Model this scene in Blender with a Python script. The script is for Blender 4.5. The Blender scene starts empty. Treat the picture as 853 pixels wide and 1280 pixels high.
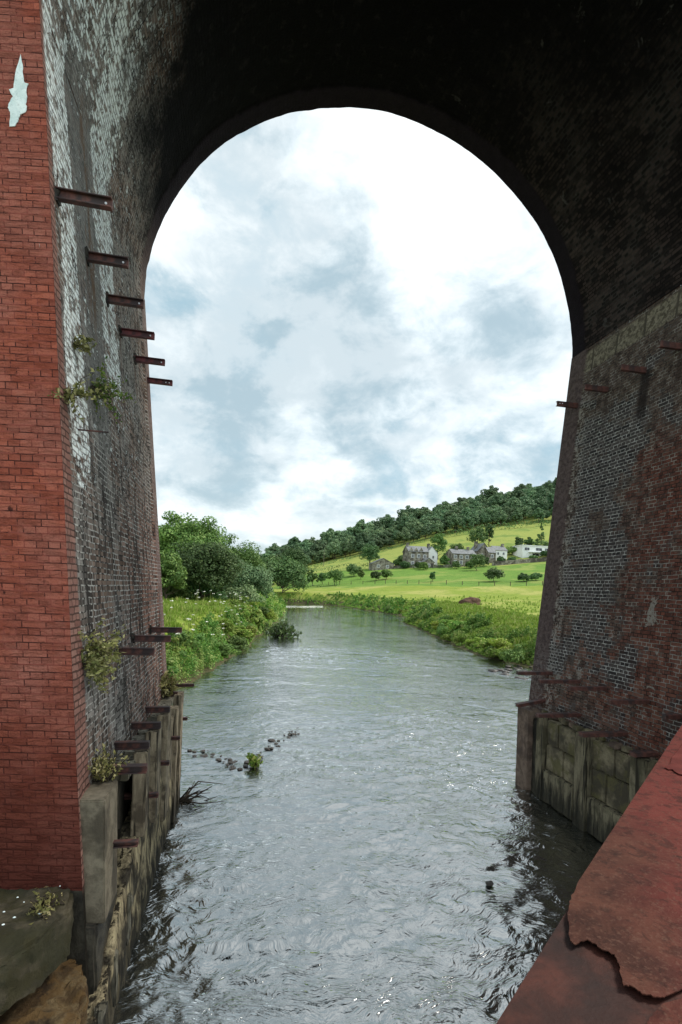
import bpy, bmesh, math, random
import numpy as np
from mathutils import Vector, Matrix, noise as mnoise
R_ = math.radians
sc = bpy.context.scene
COL = sc.collection
random.seed(7)

# ------------------------------------------------------------------ camera model
H = 4.0                       # camera height over the water
CAMB = dict(f=640.0, cx=426.5, cy=640.0)

def cam_basis(yaw, roll):
    F = np.array([math.sin(yaw), math.cos(yaw), 0.0])
    Rv = np.array([math.cos(yaw), -math.sin(yaw), 0.0])
    U = np.cross(Rv, F)
    c, q = math.cos(roll), math.sin(roll)
    return c*Rv+q*U, c*U-q*Rv, F
YAW, ROLL, OFF = R_(11.18743), .035, 96.43
CR, CU, CF = cam_basis(YAW, ROLL)
def ray(px, py):
    return CR*(px-426.5)/640.0 - CU*(py-640.0-OFF)/640.0 + CF
def atY(px, py, Y):
    d = ray(px, py); t = Y/d[1]
    return Vector((d[0]*t, Y, H+d[2]*t))
def atZ(px, py, Z):
    d = ray(px, py); t = (Z-H)/d[2]
    return Vector((d[0]*t, d[1]*t, Z))

cam = bpy.data.cameras.new('camera'); co = bpy.data.objects.new('camera', cam); COL.objects.link(co)
M4 = Matrix(((CR[0], CU[0], -CF[0], 0), (CR[1], CU[1], -CF[1], 0), (CR[2], CU[2], -CF[2], H), (0, 0, 0, 1)))
co.matrix_world = M4
cam.sensor_fit = 'HORIZONTAL'; cam.sensor_width = 36; cam.lens = 36*640/853
cam.shift_y = OFF/853; cam.clip_start = .05; cam.clip_end = 9000
sc.camera = co

# ------------------------------------------------------------------ node helpers
class NT:
    def __init__(s, tree): s.t = tree; s.n = tree.nodes; s.l = tree.links
    def new(s, typ, **kw):
        n = s.n.new(typ)
        for k, v in kw.items(): setattr(n, k, v)
        return n
    def put(s, sock, v):
        if isinstance(v, bpy.types.NodeSocket): s.l.new(v, sock)
        elif isinstance(v, (tuple, list)) and len(v) == 3 and sock.type == 'RGBA': sock.default_value = (*v, 1)
        else: sock.default_value = v
    def math(s, op, a, b=0.0, c=None, clamp=False):
        n = s.new('ShaderNodeMath', operation=op, use_clamp=clamp)
        s.put(n.inputs[0], a); s.put(n.inputs[1], b)
        if c is not None: s.put(n.inputs[2], c)
        return n.outputs[0]
    def mul(s, *a):
        r = a[0]
        for x in a[1:]: r = s.math('MULTIPLY', r, x)
        return r
    def ss(s, v, lo, hi, a=0.0, b=1.0):
        n = s.new('ShaderNodeMapRange', interpolation_type='SMOOTHSTEP')
        s.put(n.inputs[0], v)
        if lo > hi: lo, hi, a, b = hi, lo, b, a
        n.inputs[1].default_value = lo; n.inputs[2].default_value = hi
        n.inputs[3].default_value = a; n.inputs[4].default_value = b
        return n.outputs[0]
    def noise(s, vec, scale=1.0, detail=4.0, rough=.55, dist=0.0, out=0):
        n = s.new('ShaderNodeTexNoise')
        if vec is not None: s.l.new(vec, n.inputs['Vector'])
        n.inputs['Scale'].default_value = scale; n.inputs['Detail'].default_value = detail
        n.inputs['Roughness'].default_value = rough; n.inputs['Distortion'].default_value = dist
        return n.outputs[out]
    def voro(s, vec, scale=1.0, feature='F1', out='Distance', rnd=1.0):
        n = s.new('ShaderNodeTexVoronoi', feature=feature)
        if vec is not None: s.l.new(vec, n.inputs['Vector'])
        n.inputs['Scale'].default_value = scale; n.inputs['Randomness'].default_value = rnd
        return n.outputs[out]
    def vmul(s, v, k):
        n = s.new('ShaderNodeVectorMath', operation='MULTIPLY'); s.put(n.inputs[0], v); n.inputs[1].default_value = k
        return n.outputs[0]
    def vadd(s, v, k):
        n = s.new('ShaderNodeVectorMath', operation='ADD'); s.put(n.inputs[0], v); s.put(n.inputs[1], k)
        return n.outputs[0]
    def mix(s, f, a, b, blend='MIX'):
        n = s.new('ShaderNodeMix', data_type='RGBA', blend_type=blend)
        s.put(n.inputs[0], f); s.put(n.inputs[6], a); s.put(n.inputs[7], b)
        return n.outputs[2]
    def bump(s, h, strength=1.0, dist=.01, normal=None):
        n = s.new('ShaderNodeBump'); n.inputs['Strength'].default_value = strength
        n.inputs['Distance'].default_value = dist; s.l.new(h, n.inputs['Height'])
        if normal is not None: s.l.new(normal, n.inputs['Normal'])
        return n.outputs[0]

def material(name):
    m = bpy.data.materials.new(name); m.use_nodes = True
    m.node_tree.nodes.clear(); t = NT(m.node_tree)
    b = t.new('ShaderNodeBsdfPrincipled'); o = t.new('ShaderNodeOutputMaterial'); t.l.new(b.outputs[0], o.inputs[0])
    return m, t, b
def finish(t, b, col, rough=.85, normal=None, spec=.3):
    t.put(b.inputs['Base Color'], col); t.put(b.inputs['Roughness'], rough)
    b.inputs['Specular IOR Level'].default_value = spec
    if normal is not None: t.l.new(normal, b.inputs['Normal'])

def uvn(t):
    n = t.new('ShaderNodeUVMap'); return n.outputs[0]
def sep(t, v):
    n = t.new('ShaderNodeSeparateXYZ'); t.l.new(v, n.inputs[0]); return n.outputs
def objc(t):
    n = t.new('ShaderNodeTexCoord'); return n.outputs['Object']

BW, BH = .205, .0627
def brick(t, uv, mort=.009, wob=.012, c=((0, 0, 0), (1, 1, 1), (.5, .5, .5)), smooth=.4):
    w = t.noise(uv, 5.0, 3, .6, out=1)
    w = t.vadd(t.vmul(t.vadd(w, (-.5, -.5, -.5)), (wob, wob, 0)), uv)
    n = t.new('ShaderNodeTexBrick'); t.l.new(w, n.inputs['Vector'])
    n.offset = .5; n.offset_frequency = 2; n.squash = .5; n.squash_frequency = 2
    t.put(n.inputs['Color1'], c[0]); t.put(n.inputs['Color2'], c[1]); t.put(n.inputs['Mortar'], c[2])
    n.inputs['Scale'].default_value = 1; n.inputs['Mortar Size'].default_value = mort
    n.inputs['Mortar Smooth'].default_value = smooth; n.inputs['Bias'].default_value = 0
    n.inputs['Brick Width'].default_value = BW; n.inputs['Row Height'].default_value = BH
    return n.outputs['Color'], n.outputs['Fac'], w

# ------------------------------------------------------------------ brick materials
def mat_side(kind):
    """old brick inside the arch; uv = (metres along the tunnel, metres up the wall)"""
    m, t, b = material('old_brick_' + kind)
    uv = uvn(t); s = sep(t, uv); u, v = s[0], s[1]
    col, mort, w = brick(t, uv, .0095 if kind == 'left' else .0085, .040 if kind == 'left' else .024)
    rnd = t.new('ShaderNodeSeparateColor'); t.l.new(col, rnd.inputs[0]); rnd = rnd.outputs[0]
    sn = t.new('ShaderNodeVectorMath', operation='SNAP'); t.l.new(w, sn.inputs[0]); sn.inputs[1].default_value = (BW/2, BH, 1); q = sn.outputs[0]
    wn = t.new('ShaderNodeTexWhiteNoise', noise_dimensions='3D'); t.l.new(q, wn.inputs[0]); cell = wn.outputs[0]
    big = t.noise(uv, .9, 5, .6); med = t.noise(uv, 4.5, 5, .65); fine = t.noise(uv, 26, 5, .7); crag = t.noise(uv, 11, 6, .75, .6)
    stre = t.noise(t.vmul(uv, (2.2, .28, 1)), 1.4, 6, .62, .4)
    stre2 = t.noise(t.vmul(uv, (7.0, .9, 1)), 1.5, 6, .7, .6)
    nqm = t.noise(q, 3.0, 4, .7)
    if kind == 'left':
        c1 = t.mix(rnd, (.10, .066, .052), (.26, .18, .145))
        c1 = t.mix(t.ss(big, .40, .6), c1, t.mix(rnd, (.15, .135, .125), (.27, .25, .235)))
        red = t.mul(t.ss(u, 6.4, 8.2), t.ss(v, 6.6, 3.6))
        c1 = t.mix(t.mul(red, .85), c1, t.mix(rnd, (.17, .075, .055), (.31, .15, .11)))
        dk = t.mul(t.ss(stre, .50, .58), t.ss(v, 6.6, 4.4), .8)
        c1 = t.mix(dk, c1, (.03, .027, .026))
        c1 = t.mix(t.mul(t.ss(cell, .70, .74), .7), c1, (.03, .024, .022))
        mc = t.mix(t.ss(t.math('ADD', stre2, t.math('MULTIPLY', t.math('SUBTRACT', nqm, .5), .6)), .46, .56), t.mix(crag, (.16, .14, .13), (.66, .64, .60)), (.03, .026, .024))
        c = t.mix(mort, c1, mc)
        # zones of lime, grey skin and brown run-off
        uw = t.math('ADD', u, t.math('MULTIPLY', t.math('SUBTRACT', stre, .5), 1.1))
        bd1 = t.mul(t.ss(uw, 5.05, 5.15), t.ss(uw, 5.95, 5.7), t.ss(v, 4.2, 5.4), t.ss(v, 10.4, 9.0))
        bd2 = t.mul(t.ss(uw, 6.45, 6.7), t.ss(uw, 7.9, 7.3), t.ss(v, 5.6, 6.8), t.ss(v, 12.0, 10.5))
        bd3 = t.mul(t.ss(v, 8.8, 9.8), t.ss(v, 13.2, 11.8), t.ss(u, 8.6, 6.8), .8)
        bd4 = t.mul(t.ss(v, 4.6, 5.6), t.ss(u, 9.6, 8.4), .45)
        zone = t.math('MAXIMUM', t.math('MAXIMUM', bd1, bd2), t.math('MAXIMUM', bd3, bd4))
        gs_ = t.mul(t.ss(uw, 5.7, 5.95), t.ss(uw, 6.75, 6.5), t.ss(v, 5.0, 6.2), t.ss(v, 10.2, 9.2))
        c = t.mix(t.mul(gs_, .55), c, t.mix(fine, (.13, .125, .12), (.27, .27, .265)))
        lm = t.math('ADD', t.math('MULTIPLY', zone, .42), t.math('MULTIPLY', stre2, .55))
        lm = t.math('ADD', lm, t.math('MULTIPLY', t.math('SUBTRACT', cell, .5), .22))
        lm = t.math('ADD', lm, t.math('MULTIPLY', t.math('SUBTRACT', crag, .5), .95))
        lime = t.ss(lm, .615, .65)
        lime = t.mul(lime, t.math('SUBTRACT', 1.0, t.math('MULTIPLY', mort, .80)))
        c = t.mix(lime, c, t.mix(fine, (.72, .78, .79), (.95, .97, .97)))
        gap = t.mul(t.ss(stre2, .62, .67), t.ss(v, 4.0, 5.0)); c = t.mix(t.mul(gap, .85), c, (.028, .022, .026))
        ru = t.mul(t.ss(uw, 6.15, 6.22), t.ss(uw, 6.42, 6.34), t.ss(v, 6.6, 7.2), t.ss(v, 9.6, 9.0), t.ss(crag, .38, .5))
        c = t.mix(t.mul(ru, .8), c, (.15, .085, .05))
        for uu in (6.09, 6.95, 7.68, 8.70, 9.71):
            rn_ = t.mul(t.ss(t.math('ABSOLUTE', t.math('SUBTRACT', u, uu)), .085, .03), t.ss(v, 6.5, 7.3), t.ss(v, 7.56, 7.5), t.ss(crag, .40, .55))
            c = t.mix(t.mul(rn_, .7), c, (.10, .045, .028))
        nearr = t.ss(t.math('ADD', u, t.math('MULTIPLY', med, .1)), 5.16, 5.09)
        c = t.mix(nearr, c, t.mix(t.mul(mort, .8), t.mix(rnd, (.20, .095, .078), (.30, .165, .135)), (.05, .03, .025)))
        dark_v = t.math('ADD', v, t.math('MULTIPLY', t.math('SUBTRACT', big, .5), 3.6))
        dark_v = t.math('ADD', dark_v, t.math('MULTIPLY', t.math('SUBTRACT', u, 6.5), .55))
        dark_v = t.math('ADD', dark_v, t.math('MULTIPLY', t.math('SUBTRACT', crag, .5), 1.6))
        soot = t.mul(t.ss(dark_v, 10.7, 12.7), .995)  # soot plus the dimness under the vault, both painted into the brick colour
        dark_col = t.mix(t.ss(med, .54, .70), (.0016, .0013, .0014), (.012, .010, .010))
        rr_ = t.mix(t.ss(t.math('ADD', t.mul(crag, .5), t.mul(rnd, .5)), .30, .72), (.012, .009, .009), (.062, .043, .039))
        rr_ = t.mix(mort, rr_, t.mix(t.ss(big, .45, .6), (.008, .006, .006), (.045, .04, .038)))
        dark_col = t.mix(t.mul(t.ss(dark_v, 18.2, 23.5), t.ss(big, .25, .60, .45, 1.0)), dark_col, rr_)
        wp = t.mul(t.ss(t.noise(uv, 2.2, 5, .75, .6), .63, .68), t.ss(dark_v, 17.0, 20.0)); dark_col = t.mix(t.mul(wp, .35), dark_col, (.13, .12, .115))
        c = t.mix(soot, c, dark_col)
        c = t.mix(t.ss(v, 1.45, 1.3), c, (.02, .017, .013))
        ring = t.math('ADD', u, t.math('MULTIPLY', t.math('SUBTRACT', med, .5), .12))
        rf = t.mul(t.ss(ring, 9.55, 9.62), t.ss(v, 8.5, 11))
        c = t.mix(rf, c, t.mix(med, (.006, .0045, .0065), (.020, .014, .019)))
        lowr = t.mul(t.ss(ring, 9.55, 9.62), t.ss(v, 11, 8.5), .6)
        c = t.mix(lowr, c, t.mix(med, (.14, .085, .08), (.26, .18, .16)))
    else:
        # rough brown brick
        brn = t.mix(t.ss(crag, .36, .64), (.030, .022, .020), (.135, .098, .082))
        brn = t.mix(t.mul(rnd, .5), brn, (.11, .075, .062))
        redn = t.math('ADD', t.noise(uv, 1.4, 5, .65, .8), t.math('MULTIPLY', t.ss(u, 8.6, 6.9), .26))
        redn = t.math('ADD', redn, t.math('MULTIPLY', t.math('SUBTRACT', cell, .5), .10))
        redm = t.mul(t.ss(redn, .52, .80), t.ss(v, 7.4, 6.2))
        rdc = t.mix(t.ss(crag, .38, .62), (.055, .020, .016), (.175, .062, .043)); rdc = t.mix(t.mul(rnd, .5), rdc, (.115, .052, .040))
        brn = t.mix(redm, brn, rdc)
        low = t.ss(v, 3.9, 3.1)
        brn = t.mix(t.mul(low, t.ss(nqm, .42, .6), .7), brn, (.19, .085, .062))
        fm = t.mul(t.ss(t.noise(q, 6, 3, .7), .46, .58), .8)
        brn = t.mix(mort, brn, t.mix(fm, (.028, .02, .018), (.30, .275, .25)))
        # sooty bricks with pale raised mortar
        blk = t.mix(rnd, (.026, .024, .025), (.085, .072, .070)); blk = t.mix(t.mul(redm, .35), blk, (.06, .025, .02))
        blk = t.mix(mort, blk, t.mix(t.ss(crag, .36, .60), (.50, .48, .46), (.13, .115, .11)))
        zq = t.noise(q, 1.15, 5, .72, .5)
        win = t.mul(t.ss(u, 7.5, 8.0), t.ss(u, 9.55, 9.2), t.ss(v, 3.0, 3.8), t.ss(v, 7.9, 7.2))
        win2 = t.mul(t.ss(v, 3.6, 3.0), t.ss(v, 1.4, 1.9))
        zz = t.math('ADD', zq, t.math('ADD', t.mul(win, .14), t.mul(win2, .06)))
        zz = t.math('SUBTRACT', zz, t.mul(redm, .06))
        zz = t.math('ADD', zz, t.math('MULTIPLY', t.math('SUBTRACT', crag, .5), .22)); c = t.mix(t.ss(zz, .54, .60), brn, blk)
        ren = t.mul(t.ss(t.noise(uv, 1.7, 6, .75, .6), .60, .64), t.ss(fine, .36, .5), t.ss(v, 4.6, 3.8))
        c = t.mix(ren, c, t.mix(fine, (.17, .15, .13), (.32, .29, .26)))
        edge = t.mul(t.ss(t.math('ADD', u, t.mul(crag, .3)), 9.35, 9.5), t.ss(crag, .5, .58), t.ss(v, 8.4, 8.0)); c = t.mix(t.mul(edge, .7), c, (.36, .33, .30))
        stn = t.mul(t.ss(u, 7.62, 7.7), t.ss(u, 7.92, 7.82), t.ss(v, 7.0, 7.3), t.ss(v, 8.05, 7.95))
        c = t.mix(t.mul(stn, .8), c, (.016, .012, .012))
        for uu in (7.04, 8.72, 9.57):
            rn_ = t.mul(t.ss(t.math('ABSOLUTE', t.math('SUBTRACT', u, uu)), .085, .03), t.ss(v, 7.1, 7.8), t.ss(v, 8.06, 8.0), t.ss(crag, .40, .55))
            c = t.mix(t.mul(rn_, .75), c, (.030, .018, .014))
        bv = t.math('ADD', v, t.math('MULTIPLY', t.math('SUBTRACT', crag, .5), .10))
        band = t.mul(t.ss(bv, 8.66, 8.70), t.ss(bv, 9.14, 9.10))
        sj = t.ss(t.math('ABSOLUTE', t.math('SUBTRACT', t.math('FRACT', t.math('MULTIPLY', u, 1.45)), .5)), .02, .045)
        bc = t.mix(t.ss(crag, .40, .62), (.085, .070, .052), (.27, .235, .18)); bc = t.mix(sj, t.mix(med, (.03, .025, .02), (.12, .10, .08)), bc)
        c = t.mix(t.mul(band, .92), c, bc)
        ring = t.math('ADD', u, t.math('MULTIPLY', t.math('SUBTRACT', med, .5), .10))
        rf = t.mul(t.ss(ring, 9.49, 9.54), t.ss(v, 2.4, 3.2, .7, 1.0))
        c = t.mix(rf, c, t.mix(t.ss(crag, .35, .65), (.060, .042, .042), (.13, .095, .09)))
    h = t.math('MULTIPLY', t.math('SUBTRACT', 1.0, mort), .35 if kind == 'left' else -.1)
    h = t.math('ADD', h, t.math('MULTIPLY', rnd, .55))
    h = t.math('ADD', h, t.math('MULTIPLY', fine, .55))
    h = t.math('ADD', h, t.math('MULTIPLY', crag, 1.3))
    if kind == 'left': h = t.math('ADD', h, t.math('MULTIPLY', lime, .35))
    finish(t, b, c, .9, t.bump(h, 1.0, .026), .08)
    return m

def mat_red():
    m, t, b = material('red_facing_brick')
    uv = uvn(t); s = sep(t, uv); u, v = s[0], s[1]
    col, mort, w = brick(t, uv, .005, .008, smooth=.3)
    rnd = t.new('ShaderNodeSeparateColor'); t.l.new(col, rnd.inputs[0]); rnd = rnd.outputs[0]
    big = t.noise(uv, .9, 5, .6); med = t.noise(uv, 6, 5, .65); fine = t.noise(uv, 60, 4, .7)
    c1 = t.mix(rnd, (.24, .058, .036), (.39, .108, .068))
    c1 = t.mix(t.ss(big, .38, .62), c1, t.mix(rnd, (.26, .085, .062), (.36, .128, .095)))
    c1 = t.mix(t.mul(t.ss(fine, .45, .7), .5), c1, (.12, .03, .025)); c1 = t.mix(t.mul(t.ss(med, .5, .68), .35), c1, (.33, .13, .10))
    mvis = t.ss(t.noise(t.vmul(uv, (1.6, 7, 1)), 2.6, 5, .7, .5), .43, .57)
    mc = t.mix(mvis, (.235, .062, .048), (.040, .015, .014))
    c = t.mix(t.mul(mort, .95), c1, mc)
    dirt = t.mul(t.ss(t.math('ADD', v, t.math('MULTIPLY', big, 2.2)), 5.0, 2.3), .86)
    c = t.mix(dirt, c, (.055, .014, .010))
    drip = t.ss(t.noise(t.vmul(uv, (60, 7, 1)), 1.0, 3, .6), .70, .76)
    line = t.mul(t.ss(u, .085, .10), t.ss(u, .16, .13), drip)
    c = t.mix(t.mul(line, .8), c, (.62, .60, .56))
    pit = t.ss(t.voro(uv, 2.4), .07, .045)
    pit = t.mul(pit, t.ss(med, .48, .58))
    c = t.mix(t.mul(pit, .85), c, (.03, .012, .012))
    h = t.math('ADD', t.math('MULTIPLY', t.math('SUBTRACT', 1.0, mort), t.math('ADD', .25, t.math('MULTIPLY', mvis, .75))), t.math('MULTIPLY', fine, .25))
    h = t.math('ADD', h, t.math('MULTIPLY', med, .5))
    h = t.math('ADD', h, t.math('MULTIPLY', rnd, .25))
    finish(t, b, c, .85, t.bump(h, .9, .011), .06)
    return m

def mat_rough(name, ca, cb, cc=None, scale=3.0, bump=.02, rough=.9, moss=None, spec=.25, streak=False, crack=0):
    m, t, b = material(name)
    p = objc(t)
    q = t.vmul(p, (1.6, 1.6, .35)) if streak else p
    n1 = t.noise(q, scale, 6, .62, .3); n2 = t.noise(p, scale*6, 5, .7); n3 = t.noise(p, scale*.35, 4, .6)
    c = t.mix(t.ss(n1, .36, .64), ca, cb)
    if cc: c = t.mix(t.ss(n3, .48, .62), c, cc)
    c = t.mix(t.mul(t.ss(n2, .5, .7), .4), c, tuple(x*.45 for x in ca))
    if moss: c = t.mix(t.mul(t.ss(t.noise(p, scale*.8, 5, .7, .5), .48, .6), .8), c, moss)
    h = t.math('ADD', t.math('MULTIPLY', n1, 1.0), t.math('MULTIPLY', n2, .45))
    if streak:
        cr = t.ss(t.noise(t.vmul(p, (9, 9, .55)), 2.0, 4, .6, .3), .40, .47)
        h = t.math('ADD', h, t.math('MULTIPLY', cr, .8)); c = t.mix(cr, tuple(x*.22 for x in ca), c)
        zz = sep(t, p)[2]; wet = t.ss(t.math('ADD', zz, t.math('MULTIPLY', t.math('SUBTRACT', n1, .5), .9)), .60, .15)
        c = t.mix(t.mul(wet, .8), c, (.012, .011, .008))
    if crack:
        v = t.ss(t.voro(t.vadd(p, t.vmul(t.noise(p, 5, 3, .6, out=1), (.15, .15, .15))), crack, 'DISTANCE_TO_EDGE'), .0, .03)
        h = t.math('ADD', h, v); c = t.mix(v, tuple(x*.25 for x in ca), c)
    finish(t, b, c, rough, t.bump(h, .8, bump), spec)
    return m

def mat_leaf(name, ca, cb, cc, trans=.25, rough=.6):
    m, t, b = material(name)
    a = t.new('ShaderNodeAttribute'); a.attribute_name = 'tint'
    oi = t.new('ShaderNodeObjectInfo')
    s = t.new('ShaderNodeSeparateColor'); t.l.new(a.outputs['Color'], s.inputs[0])
    c = t.mix(s.outputs[0], ca, cb)
    c = t.mix(t.mul(s.outputs[1], .8), c, cc)
    v = t.math('ADD', .66, t.math('MULTIPLY', oi.outputs['Random'], .68))
    n = t.new('ShaderNodeHueSaturation'); t.l.new(c, n.inputs['Color']); t.l.new(v, n.inputs['Value'])
    t.put(n.inputs['Hue'], t.math('ADD', .478, t.math('MULTIPLY', t.math('FRACT', t.math('MULTIPLY', oi.outputs['Random'], 7.31)), .040)))
    c = n.outputs[0]
    finish(t, b, c, rough, None, .25)
    tr = t.new('ShaderNodeBsdfTranslucent'); t.l.new(c, tr.inputs[0])
    mx = t.new('ShaderNodeMixShader'); mx.inputs[0].default_value = trans
    o = [x for x in t.n if x.type == 'OUTPUT_MATERIAL'][0]
    t.l.new(b.outputs[0], mx.inputs[1]); t.l.new(tr.outputs[0], mx.inputs[2]); t.l.new(mx.outputs[0], o.inputs[0])
    return m

def mat_plain(name, col, rough=.7, var=.25, scale=4, spec=.3, metal=0):
    m, t, b = material(name); p = objc(t)
    n = t.noise(p, scale, 5, .65)
    c = t.mix(n, tuple(x*(1-var) for x in col), tuple(min(1, x*(1+var)) for x in col))
    finish(t, b, c, rough, t.bump(n, .4, .01), spec); b.inputs['Metallic'].default_value = metal
    return m

MT = {}
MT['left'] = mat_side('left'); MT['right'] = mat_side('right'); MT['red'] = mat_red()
MT['lime'] = mat_rough('white_lime', (.62, .72, .72), (.82, .88, .88), scale=9, bump=.01)
MT['steel'] = mat_rough('rusty_steel', (.055, .022, .018), (.12, .045, .035), (.035, .022, .022), scale=14, bump=.004, rough=.65, spec=.4)
MT['steel_red'] = mat_rough('red_oxide_steel', (.085, .018, .022), (.15, .034, .036), (.05, .018, .02), scale=14, bump=.004, rough=.6, spec=.4)
MT['hole'] = mat_plain('hole_metal', (.55, .55, .58), .4)
MT['concrete'] = mat_rough('weathered_concrete', (.13, .115, .085), (.22, .20, .155), (.085, .075, .05), scale=5, bump=.02, streak=True)
MT['concrete_dark'] = mat_rough('wet_concrete', (.022, .019, .015), (.06, .052, .038), (.012, .011, .009), scale=6, bump=.03, rough=.6)
MT['block'] = mat_rough('concrete_block_face', (.10, .082, .058), (.185, .155, .112), (.065, .053, .038), scale=6, bump=.015)
MT['timber'] = mat_rough('weathered_timber', (.16, .125, .085), (.31, .25, .17), (.085, .065, .045), scale=9, bump=.012, streak=True)
MT['tan'] = mat_rough('crumbled_tan_concrete', (.13, .10, .062), (.43, .35, .21), (.045, .037, .026), scale=8, bump=.04, streak=True)
MT['mossy'] = mat_rough('mossy_stone', (.095, .078, .050), (.24, .20, .13), (.06, .05, .034), scale=4, bump=.035, moss=(.10, .088, .038))
MT['post_c'] = mat_rough('stained_concrete_post', (.115, .095, .062), (.205, .175, .115), (.075, .065, .040), scale=6, bump=.015, streak=True)
MT['brown_post'] = mat_rough('brown_stained_post', (.11, .075, .055), (.19, .135, .105), (.08, .055, .045), scale=7, bump=.012)
MT['ledge'] = mat_rough('ledge_stone', (.03, .026, .016), (.085, .07, .045), (.03, .028, .014), scale=5, bump=.03, moss=(.03, .026, .010))
MT['rock'] = mat_rough('brown_rock', (.06, .034, .014), (.16, .11, .055), (.03, .018, .009), scale=7, bump=.05, moss=(.11, .062, .022))
MT['stone'] = mat_rough('river_stone', (.025, .02, .016), (.07, .055, .045), scale=12, bump=.02, rough=.35, spec=.5)
MT['bark'] = mat_plain('bark', (.10, .075, .055), .9, .4, 8)
MT['leaf_a'] = mat_leaf('leaf_mid', (.065, .135, .03), (.14, .235, .055), (.20, .29, .075))
MT['leaf_b'] = mat_leaf('leaf_dark', (.05, .105, .034), (.10, .18, .055), (.15, .235, .075))
MT['leaf_c'] = mat_leaf('leaf_willow', (.08, .14, .06), (.16, .23, .10), (.22, .28, .13))
MT['leaf_far'] = mat_leaf('leaf_wood_hazed', (.075, .14, .07), (.14, .22, .10), (.19, .27, .12), .2)  # paler and bluer: distance haze put into the leaf colour
MT['weed'] = mat_leaf('bank_weed', (.060, .155, .022), (.21, .335, .050), (.37, .40, .13), .3)
MT['grass'] = mat_leaf('bank_grass', (.13, .21, .022), (.25, .34, .045), (.38, .38, .13), .3)
MT['dry'] = mat_leaf('dry_plant', (.10, .11, .03), (.25, .23, .08), (.38, .34, .16), .2)
MT['umbel'] = mat_plain('white_flower', (.75, .75, .66), .8, .1)
MT['earth'] = mat_rough('bare_earth', (.06, .034, .022), (.12, .065, .042), scale=3, bump=.1)
MT['twig'] = mat_plain('dark_twig', (.04, .03, .022), .9, .4, 12)

def mat_bare_steel():
    """red-brown painted plate, colour mottled by flaking and rust"""
    m, t, b = material('rust_brown_paint'); p = objc(t)
    n1 = t.noise(p, 1.1, 5, .6, .3); n2 = t.noise(p, 14, 6, .7); n3 = t.noise(p, 70, 4, .7); n4 = t.noise(p, 4.5, 5, .65, .5)
    c = t.mix(t.ss(n4, .36, .62), (.036, .0130, .009), (.074, .028, .018))
    s = sep(t, p)
    k = t.math('ADD', t.math('SUBTRACT', s[0], t.math('MULTIPLY', s[1], .78)), t.math('MULTIPLY', t.math('SUBTRACT', n1, .5), 1.0))
    c = t.mix(t.mul(t.ss(k, -.05, .55), .75), c, (.128, .022, .018))
    c = t.mix(t.mul(t.ss(n2, .5, .62), .55), c, (.022, .008, .006))
    c = t.mix(t.mul(t.ss(n3, .52, .66), .45), c, (.115, .058, .040)); c = t.mix(t.mul(t.ss(t.noise(p, 9, 6, .75, 1.0), .56, .62), .5), c, (.016, .007, .005))
    h = t.math('ADD', t.math('MULTIPLY', n2, .6), t.math('MULTIPLY', n3, .35)); h = t.math('ADD', h, n4)
    finish(t, b, c, .7, t.bump(h, .9, .008), .12)
    return m
MT['paint'] = mat_bare_steel()
MT['under'] = mat_rough('dark_rusted_plate', (.026, .0085, .006), (.060, .017, .011), (.014, .006, .005), scale=7, bump=.006, rough=.7)
MT['redpaint'] = mat_rough('red_primer', (.085, .014, .011), (.13, .026, .02), scale=5, bump=.005, rough=.5)

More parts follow.
